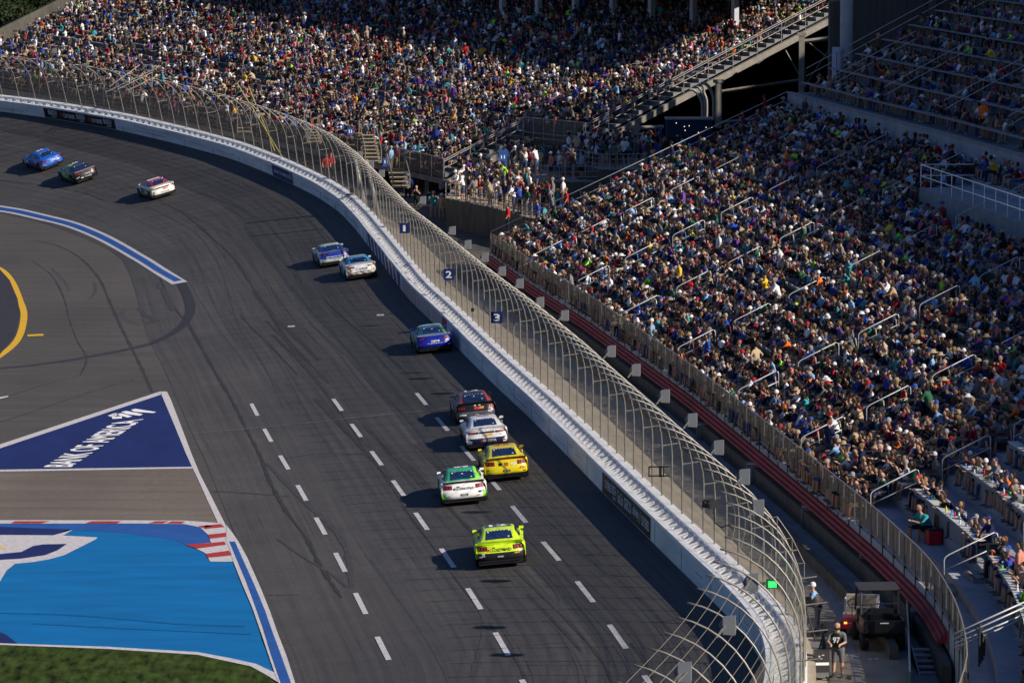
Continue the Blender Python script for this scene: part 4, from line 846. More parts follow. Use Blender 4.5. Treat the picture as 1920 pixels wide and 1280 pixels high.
# ---- terraces between the stands
def prism(name, pts, z0, z1, m_, lab, cat, back=13, mat_top=None):
    P_ = [on_z(a, b, z1)[:2] for a, b in pts]; Q = P_ + [P_[-1] + np.array([4, back]), P_[0] + np.array([0.5, back])]
    n = len(Q); v = [(*p, z0) for p in Q] + [(*p, z1) for p in Q]; f = [tuple(range(n, 2 * n))] + [(i, (i + 1) % n, (i + 1) % n + n, i + n) for i in range(n)]
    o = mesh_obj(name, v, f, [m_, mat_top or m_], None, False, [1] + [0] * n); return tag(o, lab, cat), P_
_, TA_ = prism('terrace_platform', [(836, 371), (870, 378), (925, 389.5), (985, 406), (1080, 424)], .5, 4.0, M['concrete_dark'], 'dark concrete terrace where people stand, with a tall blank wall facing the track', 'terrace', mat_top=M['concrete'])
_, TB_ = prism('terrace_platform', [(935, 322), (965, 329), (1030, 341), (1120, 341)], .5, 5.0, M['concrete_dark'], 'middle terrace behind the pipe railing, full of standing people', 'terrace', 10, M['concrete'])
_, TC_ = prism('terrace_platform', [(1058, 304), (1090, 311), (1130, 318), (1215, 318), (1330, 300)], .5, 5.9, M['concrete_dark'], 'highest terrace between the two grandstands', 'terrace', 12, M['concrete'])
def pipe_fence(P_, z, lab, bars=5, h=1.12, n=16):
    root = empty('pipe_railing', (*P_[0], z)); tag(root, lab, 'railing', 'pipe railings on the terraces'); P_ = smoothline(P_, 6); L = np.array([*P_[0], z])
    d = np.r_[0, np.cumsum(np.linalg.norm(np.diff(P_, axis=0), axis=1))]
    for k in range(1, 4): b_ = MB(); b_.tube([(*(p - L[:2]), h * k / 3) for p in P_], .03, 5); b_.build('rail', M['galv_dark'], root)
    for s_ in np.arange(0, d[-1], .95):
        x = np.interp(s_, d, P_[:, 0]) - L[0]; y = np.interp(s_, d, P_[:, 1]) - L[1]; MB().tube([(x, y, -.1), (x, y, h)], .032, 5).build('post', M['galv_dark'], root)
pipe_fence(TA_, 4.0, 'brown pipe railing on the lower terrace in front of the standing people'); pipe_fence(TB_, 5.0, 'brown pipe railing on the middle terrace'); pipe_fence(TC_[:4], 5.9, 'brown pipe railing on the highest terrace')
# blue doors/signs, booth, ducts, stairs
for (a, b, d_, w_, h_, lab) in [(657, 247, 331, .45, .6, 'small blue restroom sign board left of the stairs'), (724, 304, 327, .5, .65, 'small blue sign board under the front railing of the far grandstand'), (943, 295, 312, .6, 1.1, 'blue sign board beside the column above the terrace')]:
    root = empty('sign_board', at_depth(a, b, d_)); tag(root, lab, 'sign', 'small blue signs'); MB().box((0, 0, 0), (w_, .05, h_)).build('board', M['blue_paint'], root)
    MB().box((-w_ * .18, -.03, .02), (.07, .02, .25)).box((w_ * .18, -.03, .02), (.07, .02, .25)).build('symbols', M['letter'], root)
a = at_depth(1250, 268, 313); b = at_depth(1335, 268, 313); root = empty('booth', ((a[0] + b[0]) / 2, a[1] + 1.2, a[2])); tag(root, 'dark blue draped booth with string lights behind the end railing', 'booth'); w_ = b[0] - a[0]
MB().box((0, 0, .8), (w_, 2.2, 1.8)).build('drape', M['blue_booth'], root); MB().box((0, 0, 1.74), (w_ * 1.06, 2.4, .08)).build('roof', M['galv_dark'], root)
mb = MB(); random.seed(3)
for k in range(7): mb.box((random.uniform(-w_ * .3, w_ * .5), -1.16, random.uniform(.7, 1.6)), (.05, .03, .05))
mb.build('string_lights', mat('warm_bulb', (1, .9, .6), emit=(1, .8, .45), estr=1.6), root)
for i, (x0, y0, x1, y1) in enumerate([(1292, 168, 1317, 216), (1300, 163, 1322, 214), (1308, 160, 1325, 214), (1314, 156, 1338, 214)]):
    d_ = 320 + i * .7; mb = MB(); pts = smoothline([at_depth(x0, y0, d_)[[0, 2]], at_depth(x0 + 10, y0 + 2, d_)[[0, 2]], at_depth(x1 - 5, y0 + 14, d_)[[0, 2]], at_depth(x1, y0 + 30, d_)[[0, 2]], at_depth(x1, y1 + 12, d_)[[0, 2]]], 6)
    mb.tube([(p[0], d_, p[1]) for p in pts], .13 if i in (0, 3) else .1, 10); tag(mb.build('silver_duct', M['galv'] if i in (0, 3) else M['galv_dark'], smooth=True), ['leftmost bright', 'second, dim', 'third, dim', 'rightmost bright'][i] + ' bent silver duct under the far grandstand', 'duct', 'bent silver ducts')
def stairs(px0, py0, px1, py1, d0, d1, w_, lab, m_='concrete'):
    a = at_depth(px0, py0, d0); b = at_depth(px1, py1, d1); root = empty('stairs', a); tag(root, lab, 'stairs', 'stairs up to the far grandstand'); n = max(5, int(abs(b[2] - a[2]) / .2))
    for k in range(n): p = (b - a) * (k + .5) / n; MB().box((p[0], p[1], p[2]), (w_, .42, .06)).box((p[0], p[1] + .2, p[2] - .1), (w_, .03, .17)).build('tread', M[m_], root)
    for sx in (-1, 1):
        mb = MB(); o_ = np.array([sx * w_ / 2, 0, 0]); mb.tube([o_ + [0, 0, 1.0], o_ + (b - a) + [0, 0, 1.0]], .035, 5); mb.tube([o_ + [0, 0, 0], o_ + [0, 0, 1.0]], .035, 5); mb.tube([o_ + (b - a), o_ + (b - a) + [0, 0, 1.0]], .035, 5); mb.box(tuple(o_ + (b - a) / 2), (.05, .05, .05)); mb.build('handrail', M['cable'], root)
stairs(752, 352, 742, 312, 316, 322, 1.3, 'sunlit stairs with yellow rails right of the bent poles', 'concrete'); stairs(700, 305, 688, 250, 318, 327, 1.2, 'narrow stairs left of the small blue signs'); stairs(458, 250, 456, 216, 348, 354, 1.1, 'stairs seen through the fence behind the far wall')
stairs(590, 268, 583, 240, 334, 341, 1.1, 'stairs seen through the fence left of the green vest person')
# small scaffold-like stand structure behind the fence (x 200-300)
root = empty('ramp_frame', at_depth(250, 150, 358)); tag(root, 'tilted open frame of pale rails behind the fence at left', 'frame'); L = np.array(root.location)
for (x0, y0, x1, y1) in [(200, 172, 302, 124), (205, 163, 262, 122), (220, 168, 285, 136), (240, 170, 300, 140)]: mb = MB(); mb.tube([at_depth(x0, y0, 358) - L, at_depth(x1, y1, 360) - L], .045, 5); mb.build('rail', M['galv'], root)
for (x0, y0, y1) in [(215, 166, 185), (250, 150, 180), (285, 134, 170)]: mb = MB(); mb.tube([at_depth(x0, y0, 359) - L, at_depth(x0, y1, 359) - L], .04, 5); mb.build('post', M['galv_dark'], root)
# trees and dark ground beyond the left end
def tree(x, y, h, rad, lab, seed, zb=0.0):
    rr = np.random.default_rng(seed); root = empty('tree', (x, y, zb)); tag(root, lab, 'tree', 'trees beyond the far grandstand')
    mb = MB(); mb.tube([(0, 0, 0), (.1, 0, h * .35), (-.1, .1, h * .7)], [.35, .25, .08], 8)
    for k in range(6): a = rr.uniform(0, 6.28); mb.tube([(0, 0, h * (.3 + .06 * k)), (math.cos(a) * rad * .6, math.sin(a) * rad * .6, h * (.5 + .07 * k))], [.12, .03], 5)
    mb.build('trunk', M['bark'], root)
    n = 2600; cl = rr.normal(0, 1, (26, 3)); cl /= np.linalg.norm(cl, axis=1)[:, None]; cl *= rr.uniform(.35, .95, (26, 1)); cl = cl * [rad, rad, h * .36] + [0, 0, h * .64]
    c = cl[rr.integers(0, 26, n)] + rr.normal(0, rad * .16, (n, 3)); A = rr.normal(0, 1, (n, 3)); B = rr.normal(0, 1, (n, 3)); A /= np.linalg.norm(A, axis=1)[:, None]; B /= np.linalg.norm(B, axis=1)[:, None]; s_ = rr.uniform(.12, .30, (n, 1))
    V = np.stack([c - A * s_, c + B * s_ * .6, c + A * s_, c - B * s_ * .6], 1).reshape(-1, 3); mesh_obj('crown', V, np.arange(4 * n).reshape(n, 4), M['tree_leaf'], root)
for i, (px_, py_, d_, h, rad, lab) in enumerate([(8, 95, 425, 8, 3.6, 'dark leafy tree at the top left corner, nearest the stand'), (45, 60, 440, 8, 3.4, 'dark leafy tree right of the corner tree'), (-10, 40, 455, 10, 4.5, 'tall dark tree behind the corner tree'), (75, 20, 470, 9, 4, 'dim tree near the top of the stand parapet'), (30, 8, 490, 10, 4.5, 'farthest dim tree at the top left'), (120, -8, 500, 9, 4, 'dim tree at the top edge above the parapet'), (-40, 80, 440, 9, 4, 'dark tree cut off by the left edge')]):
    P_ = at_depth(px_, py_, d_); tree(P_[0], P_[1], h, rad, lab, 30 + i, P_[2] - h * .35)
mb = MB(); mb.add([(-140, 520, -2), (20, 560, -2), (20, 560, 40), (-140, 520, 40), (-140, 522, -2), (20, 562, -2), (20, 562, 40), (-140, 522, 40)], [(0, 1, 2, 3), (5, 4, 7, 6), (3, 2, 6, 7)]); mb2 = mb
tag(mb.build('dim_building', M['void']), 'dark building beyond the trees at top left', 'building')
mb = MB(); P_ = at_depth(52, 52, 418); mb.box(P_, (.3, .2, .5)); mb.box(P_ + [-.15, 0, .5], (.15, .2, .3)); tag(mb.build('floodlight', mat('distant_light', (1, 1, .9), emit=(1, .95, .8), estr=9)), 'small bright light shining beyond the left parapet', 'lamp')

# ================================================================== people
SKIN = [(.36, .20, .13), (.43, .25, .17), (.29, .16, .10), (.20, .11, .07), (.09, .05, .035), (.46, .27, .19)]
def capsule_pts(p0, r0, p1, r1, hi):
    bm = bmesh.new(); sub = 2 if hi else 1
    for p, r in ((p0, r0), (p1, r1)): bmesh.ops.create_icosphere(bm, subdivisions=sub, radius=r, matrix=Matrix.Translation(Vector(p)))
    res = bmesh.ops.convex_hull(bm, input=bm.verts[:]); 
    gi = [g for g in res['geom_interior'] if isinstance(g, bmesh.types.BMVert)]; 
    if gi: bmesh.ops.delete(bm, geom=gi, context='VERTS')
    V = [v.co[:] for v in bm.verts]; idx = {v: i for i, v in enumerate(bm.verts)}; Fc = [tuple(idx[v] for v in f.verts) for f in bm.faces]; bm.free(); return V, Fc
# regions: 0 skin 1 shirt 2 trousers 3 shin 4 shoe 5 forearm
def pose(kind):
    c = []
    if kind.startswith('sit'):
        lean = {'sit': 0.0, 'sit_back': -.10, 'sit_fwd': .20, 'sit_phone': .02, 'sit_cross': -.02, 'sit_turn': .05, 'sit_drink': 0}[kind]
        sy, sz = lean, .96 - abs(lean) * .15; hy, hz = lean * 1.35 + .04, sz + .28 - max(lean, 0) * .15
        c += [((0, 0, .54), .155, (0, lean * .55, .78), .16, 1), ((0, lean * .55, .78), .16, (0, sy, sz - .07), .15, 1), ((-.15, sy, sz), .075, (.15, sy, sz), .075, 1), ((0, sy, sz), .06, (0, hy, hz - .08), .055, 0), ((0, hy, hz), .089, (0, hy + .012, hz + .045), .087, 0), ((0, hy + .09, hz - .01), .02, (0, hy + .10, hz - .03), .022, 0)]
        for s in (-1, 1):
            kx = .16 * s if kind != 'sit_turn' else (.1 * s + .05)
            c += [((.09 * s, .02, .53), .10, (kx, .46, .56), .072, 2), ((kx, .46, .56), .068, (kx, .50, .12), .048, 3), ((kx, .48, .06), .045, (kx + .02 * s, .66, .045), .035, 4)]
            E_ = {'sit': ((.27, .10), .70, (.13, .34), .66), 'sit_back': ((.28, .02), .68, (.17, .28), .62), 'sit_fwd': ((.22, .30), .72, (.07, .50), .80), 'sit_phone': ((.25, .20), .80, (.08, .36), 1.08), 'sit_cross': ((.27, .10), .74, (.03, .22), .78), 'sit_turn': ((.28, .05), .70, (.15, .30), .66), 'sit_drink': ((.26, .12), .74, (.12, .30), .92 if s > 0 else .64)}[kind]
            (ex, ey), ez, (wx, wy), wz_ = E_; ey += lean * .5; el = (ex * s, ey, ez); wr = (wx * s, wy + lean * .4, wz_)
            c += [((.19 * s, sy, sz - .02), .062, el, .045, 1), (el, .043, wr, .032, 5), (wr, .036, (wr[0] - .01 * s, wr[1] + .05, wr[2] + .01), .034, 0)]
        return c, (0, hy, hz)
    st = {'stand': 0, 'stand_rail': .12, 'stand_phone': 0, 'stand_hips': 0, 'walk': .05}[kind]
    sy = st; sz = 1.42; hy = st * 1.25 + .02; hz = 1.66
    c += [((0, 0, .95), .15, (0, st * .5, 1.2), .155, 1), ((0, st * .5, 1.2), .155, (0, sy, sz - .08), .15, 1), ((-.15, sy, sz), .075, (.15, sy, sz), .075, 1), ((0, sy, sz), .06, (0, hy, hz - .08), .055, 0), ((0, hy, hz), .089, (0, hy + .012, hz + .045), .087, 0), ((0, hy + .09, hz - .01), .02, (0, hy + .10, hz - .03), .022, 0)]
    for s in (-1, 1):
        fy = (.22 * s if kind == 'walk' else .03 * s)
        c += [((.09 * s, 0, .92), .105, (.11 * s, .02 + fy * .6, .50), .072, 2), ((.11 * s, .02 + fy * .6, .50), .066, (.12 * s, fy, .12), .046, 3), ((.12 * s, fy - .02, .06), .045, (.14 * s, fy + .16, .045), .035, 4)]
        E_ = {'stand': ((.27, -.02), 1.15, (.26, .10), .92), 'stand_rail': ((.26, .26), 1.18, (.12, .48), 1.12), 'stand_phone': ((.26, .14), 1.22, (.07, .28), 1.50), 'stand_hips': ((.36, -.04), 1.18, (.19, .06), 1.04), 'walk': ((.27, -.1 * s), 1.15, (.25, .12 * s), .94)}[kind]
        (ex, ey), ez, (wx, wy), wz_ = E_; el = (ex * s, ey, ez); wr = (wx * s, wy, wz_)
        c += [((.19 * s, sy, sz - .02), .062, el, .046, 1), (el, .044, wr, .032, 5), (wr, .036, (wr[0], wr[1] + .03, wr[2] - .05), .034, 0)]
    return c, (0, hy, hz)
def remesh(V, Fc, voxel, target, smooth=0):
    me = bpy.data.meshes.new('t'); me.from_pydata(V, [], Fc); o = bpy.data.objects.new('t', me); COL.objects.link(o)
    m1 = o.modifiers.new('r', 'REMESH'); m1.mode = 'VOXEL'; m1.voxel_size = voxel
    if smooth: m3 = o.modifiers.new('s', 'SMOOTH'); m3.iterations = smooth; m3.factor = .5
    dg = bpy.context.evaluated_depsgraph_get(); me2 = bpy.data.meshes.new_from_object(o.evaluated_get(dg)); n = len(me2.polygons) * 2
    o.modifiers.clear(); o.data = me2; m2 = o.modifiers.new('d', 'DECIMATE'); m2.ratio = min(1, target / max(n, 1)); m2.use_collapse_triangulate = True
    dg = bpy.context.evaluated_depsgraph_get(); me3 = bpy.data.meshes.new_from_object(o.evaluated_get(dg))
    me3.calc_loop_triangles()
    v = np.zeros(len(me3.vertices) * 3); me3.vertices.foreach_get('co', v); f = np.zeros(len(me3.loop_triangles) * 3, dtype=np.int32); me3.loop_triangles.foreach_get('vertices', f)
    bpy.data.objects.remove(o); 
    for q_ in (me, me2, me3):
        try: bpy.data.meshes.remove(q_)
        except Exception: pass
    return v.reshape(-1, 3), f.reshape(-1, 3)
def cap_regions(V, f, caps):
    C_ = V[f].mean(1); best = np.full(len(C_), 9e9); reg = np.zeros(len(C_), dtype=int)
    for p0, r0, p1, r1, g in caps:
        a = np.array(p0); b = np.array(p1); d = b - a; t = np.clip(((C_ - a) @ d) / max(d @ d, 1e-9), 0, 1); e = np.linalg.norm(C_ - (a + t[:, None] * d), axis=1) - (r0 + (r1 - r0) * t)
        k = e < best; best[k] = e[k]; reg[k] = g
    return reg
def make_body(kind, target, voxel):
    caps, head = pose(kind); V = []; Fc = []
    for p0, r0, p1, r1, g in caps: v, f = capsule_pts(p0, r0, p1, r1, target > 400); n = len(V); V += v; Fc += [tuple(i + n for i in q_) for q_ in f]
    v, f = remesh(V, Fc, voxel, target); return v, f, cap_regions(v, f, caps), np.array(head)
def gear(kind, hi):
    """hair or hat round the head centre; returns verts, tris"""
    mb = MB(); n = 10 if hi else 6
    dome = [(.112, 0.0), (.112, .05), (.095, .11), (.055, .150), (.0, .162)]
    if kind == 'short': mb.lathe([(.085, -.07), (.102, .0), (.104, .07), (.085, .115), (.045, .143), (0, .148)], n, Matrix.Translation((0, -.026, .012)) @ Matrix.Rotation(R(12), 4, 'X'))
    elif kind == 'long': mb.lathe([(.04, -.25), (.08, -.16), (.104, -.05), (.112, .02), (.106, .08), (.06, .13), (0, .148)], n, Matrix.Translation((0, -.045, 0)))
    elif kind == 'cap':
        mb.lathe([(.114, .01), (.112, .06), (.09, .12), (.045, .152), (0, .158)], n, Matrix.Translation((0, -.005, 0))); mb.add([(-.075, .08, .035), (.075, .08, .035), (.055, .20, .02), (-.055, .20, .02), (-.075, .08, .05), (.075, .08, .05), (.055, .20, .03), (-.055, .20, .03)], [(3, 2, 1, 0), (4, 5, 6, 7), (0, 1, 5, 4), (1, 2, 6, 5), (2, 3, 7, 6), (3, 0, 4, 7)])
    elif kind == 'hat': mb.lathe([(.21, .035), (.20, .055), (.115, .06), (.105, .14), (.07, .165), (0, .16)], 12 if hi else 8, None)
    elif kind == 'bald': mb.lathe([(.103, -.05), (.108, -.0), (.1075, .02)], n, Matrix.Translation((0, -.02, 0)))
    mb.v = [(a_ * .91, b_ * .91, c_ * .95) for a_, b_, c_ in mb.v]
    F3 = []
    for q_ in mb.f:
        for i in range(1, len(q_) - 1): F3.append((q_[0], q_[i], q_[i + 1]))
    return np.array(mb.v), np.array(F3)
SITS = ['sit', 'sit_back', 'sit_fwd', 'sit_phone', 'sit_cross', 'sit_turn', 'sit_drink']; STANDS = ['stand', 'stand_rail', 'stand_phone', 'stand_hips', 'walk']; GEARS = ['short', 'long', 'cap', 'hat', 'bald']
LOW = {k: make_body(k, 190, .05) for k in SITS + STANDS}
HI = {k: make_body(k, 1500, .022) for k in SITS + STANDS}
GLO = {k: gear(k, False) for k in GEARS}; GHI = {k: gear(k, True) for k in GEARS}
SHIRTS = [('black', (.012, .012, .014), 22), ('charcoal', (.04, .04, .045), 13), ('navy', (.010, .016, .06), 14), ('grey', (.14, .14, .15), 9), ('white', (.66, .65, .66), 11), ('red', (.36, .015, .018), 3.6), ('royal blue', (.015, .055, .32), 4.5), ('light blue', (.20, .36, .55), 5),
          ('maroon', (.14, .015, .03), 5), ('dark green', (.02, .09, .05), 3), ('orange', (.70, .14, .02), 1.6), ('yellow', (.65, .42, .03), 1.0), ('neon green', (.35, .80, .06), .8), ('tan', (.36, .27, .17), 6), ('teal', (.03, .26, .28), 2.5), ('pink', (.55, .14, .20), 2), ('purple', (.12, .04, .22), 2), ('brown', (.10, .06, .04), 4), ('salmon', (.50, .20, .15), 1.5)]
SW = np.array([w for _, _, w in SHIRTS]); SW = SW / SW.sum()
HAIRC = [('dark', (.018, .013, .011)), ('brown', (.045, .027, .018)), ('blond', (.20, .12, .055)), ('grey', (.20, .19, .18)), ('ginger', (.13, .05, .025))]
HATC = [('white', (.60, .59, .58)), ('black', (.015, .015, .017)), ('navy', (.015, .025, .10)), ('red', (.32, .018, .02)), ('tan', (.30, .24, .16)), ('blue', (.02, .07, .28)), ('grey', (.25, .25, .26))]; HW = np.array([18, 28, 17, 9, 11, 7, 10]) / 100
PANTS = [('khaki', (.30, .24, .16)), ('denim', (.05, .08, .16)), ('black', (.015, .015, .017)), ('grey', (.12, .12, .13)), ('navy', (.02, .03, .07)), ('camouflage', (.08, .08, .05))]
def rnd_person(rg, standing=False):
    d = {}
    d['pose'] = rg.choice(SITS, p=[.20, .18, .22, .07, .12, .13, .08]) if not standing else rg.choice(STANDS)
    d['shirt'] = SHIRTS[rg.choice(len(SHIRTS), p=SW)]; d['pants'] = PANTS[rg.choice(len(PANTS), p=[.28, .26, .2, .12, .09, .05])]
    g = rg.choice(GEARS, p=[.47, .14, .29, .03, .07]); d['gear'] = g; d['skin'] = SKIN[rg.choice(len(SKIN), p=[.3, .26, .2, .08, .04, .12])]
    d['gc'] = (HATC[rg.choice(len(HATC), p=HW)] if g in ('cap', 'hat') else HAIRC[rg.choice(5, p=[.46, .34, .08, .09, .03])])
    if g == 'hat': d['gc'] = HATC[4] if rg.random() < .6 else HATC[0]
    if g == 'bald': d['gc'] = ('grey', (.22, .18, .15))
    d['shorts'] = rg.random() < .74; d['sleeve'] = rg.random() < .12; d['tank'] = rg.random() < .08
    d['scale'] = float(rg.normal(1.08, .05) if standing else rg.normal(1.0, .05)); d['wide'] = float(np.clip(rg.normal(1.16, .12), .92, 1.5)); return d
def person_cols(d, rg=None):
    j = 1 if rg is None else rg.uniform(.8, 1.2); sh = np.array(d['shirt'][1]) * j; sk = np.array(d['skin']); pa = np.array(d['pants'][1])
    return np.array([sk, sh, pa, sk if d['shorts'] else pa, (.10, .10, .11) if d['pants'][0] != 'khaki' else (.45, .45, .45), sh if d['sleeve'] else sk, d['gc'][1]])
def set_paint(me, cols):
    a = me.attributes.new('paint', 'FLOAT_COLOR', 'FACE'); a.data.foreach_set('color', np.c_[cols, np.ones(len(cols))].astype(np.float32).ravel())
def fast_mesh(name, V, F3):
    me = bpy.data.meshes.new(name); me.vertices.add(len(V)); me.vertices.foreach_set('co', V.astype(np.float32).ravel())
    me.loops.add(len(F3) * 3); me.loops.foreach_set('vertex_index', F3.astype(np.int32).ravel()); me.polygons.add(len(F3)); me.polygons.foreach_set('loop_start', np.arange(0, len(F3) * 3, 3, dtype=np.int32))
    try: me.polygons.foreach_set('loop_total', np.full(len(F3), 3, dtype=np.int32))
    except Exception: pass
    me.update(calc_edges=True); return me
def xform(V, loc, yaw, sc, wide):
    c, s = math.cos(yaw), math.sin(yaw); X = V[:, 0] * wide * sc; Y = V[:, 1] * sc * (.5 + wide * .5); Z = V[:, 2] * sc
    return np.stack([X * c - Y * s + loc[0], X * s + Y * c + loc[1], Z + loc[2]], 1)
class Crowd:
    def __init__(s): s.V = []; s.F = []; s.C = []; s.n = 0
    def add(s, loc, yaw, d, rg):
        v, f, reg, head = LOW[d['pose']]; gv, gf = GLO[d['gear']]; VV = np.vstack([v, gv + head]); FF = np.vstack([f, gf + len(v)]); cols = person_cols(d, rg)
        s.V.append(xform(VV, loc, yaw, d['scale'], d['wide'])); s.F.append(FF + s.n); s.C.append(np.vstack([cols[reg], np.repeat(cols[6][None], len(gf), 0)])); s.n += len(VV)
    def build(s, name):
        me = fast_mesh(name, np.vstack(s.V), np.vstack(s.F)); set_paint(me, np.vstack(s.C)); me.materials.append(M['paint_attr']); o = bpy.data.objects.new(name, me); COL.objects.link(o); return o
def person_obj(loc, yaw, d, label, group='spectators in the near grandstand'):
    v, f, reg, head = HI[d['pose']]; cols = person_cols(d); sc, wd = d['scale'], d['wide']
    me = fast_mesh('person', xform(v, (0, 0, 0), 0, sc, wd), f); set_paint(me, cols[reg]); me.materials.append(M['paint_attr']); me.polygons.foreach_set('use_smooth', np.ones(len(f), dtype=bool))
    o = bpy.data.objects.new('person', me); COL.objects.link(o); o.location = tuple(map(float, loc)); o.rotation_euler = (0, 0, yaw); tag(o, label, 'person', group)
    gv, gf = GHI[d['gear']]; me2 = fast_mesh('hat', xform(gv + head, (0, 0, 0), 0, sc, 1.0 * (.6 + wd * .4)), gf); set_paint(me2, np.repeat(cols[6][None], len(gf), 0)); me2.materials.append(M['paint_attr'])
    g = bpy.data.objects.new({'cap': 'cap', 'hat': 'sun_hat', 'short': 'hair', 'long': 'long_hair', 'bald': 'hair'}[d['gear']], me2); COL.objects.link(g); g.parent = o; return o
# ------------------------------------------------------------------ seats and spectators of the near grandstand
rg = np.random.default_rng(21); near = []; empt = []
def aisle_gap(y, w):
    return min(abs(y - a) for a in AIS + [272.6]) < .82
for k in range(NR):
    w = ROWT * k + .50; z = row_z(k); sq = np.arange(F.s_at_y(122), S_END - .6, .52)
    P_ = F.at(sq, w); P_[:, 2] = z; X, Y = project(P_ + [0, 0, .6])
    for s_, p, x, y in zip(sq, P_, X, Y):
        if x > 1960 or y > 1310 or y < -30: continue
        y0 = float(np.interp(s_, F.s, F.P[:, 1]))
        if aisle_gap(y0, w): continue
        if w < 2.2 and y0 < 161: continue                        # bare decks at the near end
        if y0 < 159.5 and k % 2 == 1 and k < 9: continue
        if 14.6 < w < 18.6 and 189 < y0 < 221: continue            # the walled platform
        if k == NR - 1 and rg.random() < .5: continue
        blk = math.sin(s_ * .35 + k * 2.1) + math.sin(s_ * .11 + k * 1.3) + rg.normal(0, .55)
        item = (s_, w, p, k, y0, x, y)
        (empt if blk > 1.8 else near).append(item)
near.sort(key=lambda t: t[2][1]); empt.sort(key=lambda t: t[2][1])
yawN = lambda s_: F.ang(s_) + R(90)
crowd = Crowd(); used = {}
def uniq(lab):
    used[lab] = used.get(lab, 0) + 1
    return lab
GWORD = {'cap': 'cap', 'hat': 'wide brimmed hat', 'short': 'hair', 'long': 'long hair', 'bald': 'thinning hair'}
PWORD = {'sit': 'sitting upright', 'sit_back': 'leaning back', 'sit_fwd': 'leaning forward', 'sit_phone': 'holding up a phone', 'sit_cross': 'with arms crossed', 'sit_turn': 'turned aside', 'sit_drink': 'raising one hand', 'stand': 'standing', 'stand_rail': 'leaning on a rail', 'stand_phone': 'standing with hands raised', 'stand_hips': 'standing with hands on hips', 'walk': 'walking'}
def describe(d, where):
    l = '%s shirt, %s %s, %s, %s' % (d['shirt'][0], d['gc'][0], GWORD[d['gear']], PWORD[d['pose']], where); l = ' '.join(l.split()[:16]) if len(l.split()) <= 16 else '%s shirt, %s %s, %s' % (d['shirt'][0], d['gc'][0], GWORD[d['gear']], where); return l[0].lower() + l[1:]
def row_word(k): return ['first', 'second', 'third', 'fourth', 'fifth', 'sixth', 'seventh', 'eighth', 'ninth', 'tenth', 'eleventh', 'twelfth', 'thirteenth', 'fourteenth', 'fifteenth', 'sixteenth', 'seventeenth', 'eighteenth', 'nineteenth', 'twentieth', 'top'][k]
NUMW = 'no one two three four five six seven eight nine ten eleven twelve thirteen fourteen fifteen sixteen seventeen eighteen nineteen twenty'.split()
def numw(n): return NUMW[n] if n <= 20 else ('twenty-' + NUMW[n - 20] if n < 30 else 'thirty-' + NUMW[(n - 30) % 10 + 1])
seen = set(); NI = 0; MAXI = 232
for s_, w, p, k, y0, x, y in near:
    d = rnd_person(rg); yaw = yawN(s_) + rg.normal(0, .34); loc = p + [rg.normal(0, .03), rg.normal(0, .05), -.05 + rg.normal(0, .025)]
    if rg.random() < .02: d['pose'] = rg.choice(STANDS)
    if NI < MAXI and -5 < x < 1930 and y < 1290:
        ai = int(np.argmin([abs(y0 - a) for a in AIS])); n_ = int(round(abs(y0 - AIS[ai]) / .52)); side = 'beyond' if y0 > AIS[ai] else 'before'
        lab = None
        for t in range(40):
            l_ = describe(d, '%s row, %s seats %s the %s aisle' % (row_word(k), numw(n_), side, nth[ai]))
            if l_ not in seen and len(l_.split()) <= 17: lab = l_; break
            n_ += 1
        seen.add(lab); person_obj(loc, yaw, d, lab); NI += 1
    else: crowd.add(loc, yaw, d, rg)
# empty seats: folding seats with striped backs
SEATC = [('white', (.62, .62, .62)), ('maroon', (.20, .02, .04)), ('navy', (.02, .05, .16)), ('white', (.62, .62, .62)), ('tan', (.40, .32, .2)), ('blue', (.05, .14, .32)), ('dark green', (.01, .07, .06))]
def seat_mb():
    a = MB(); a.box((0, -.05, .66), (.44, .05, .50), rx=R(-8)); b = MB(); b.box((0, .12, .47), (.44, .40, .05)); b.box((0, -.02, .62), (.42, .02, .4), rx=R(-8)); c = MB(); c.box((0, .1, .35), (.04, .35, .6)); return a, b, c
sa_, sb_, sc_ = seat_mb(); M['seat_green'] = mat('green_seat_shell', (.010, .075, .062), .5, noise=.1, scale=4); seatm = {n: mat('seat_back_' + n.replace(' ', '_'), c, .5) for n, c in SEATC}
meshes = {}
def tomesh(mb_, n, m_):
    me = bpy.data.meshes.new(n); me.from_pydata(mb_.v, [], mb_.f); me.materials.append(m_); return me
backs = {n: tomesh(sa_, 'backrest', m_) for n, m_ in seatm.items()}; pan = tomesh(sb_, 'seat_pan', M['seat_green']); arm = tomesh(sc_, 'armrest', M['frame_dark'])
emp_all = empt; cnt = 0
restm = MB(); rcol = []
stuffV = []
for i, (s_, w, p, k, y0, x, y) in enumerate(emp_all):
    nm = SEATC[int(abs(math.floor(s_ / .52))) % 6][0]; yaw = yawN(s_)
    if cnt < 290:
        root = empty('stadium_seat', p, (0, 0, yaw)); ai = int(np.argmin([abs(y0 - a) for a in AIS])); n_ = int(round(abs(y0 - AIS[ai]) / .52)); side = 'beyond' if y0 > AIS[ai] else 'before'
        l_ = None
        for tt in range(60):
            l_ = 'empty folding seat with %s back, %s row, %s seats %s the %s aisle' % (nm, row_word(k), numw(n_), side, nth[ai])
            if l_ not in seen: break
            n_ += 1
        seen.add(l_); tag(root, l_, 'seat', 'empty folding seats in the near grandstand')
        for n_o, me, ox in (('backrest', backs[nm], 0), ('seat_pan', pan, 0), ('armrest', arm, -.24), ('armrest', arm, .24)): c = bpy.data.objects.new(n_o, me); COL.objects.link(c); c.parent = root; c.location = (ox, 0, 0)
        cnt += 1
    else: stuffV.append((p, yaw, nm))
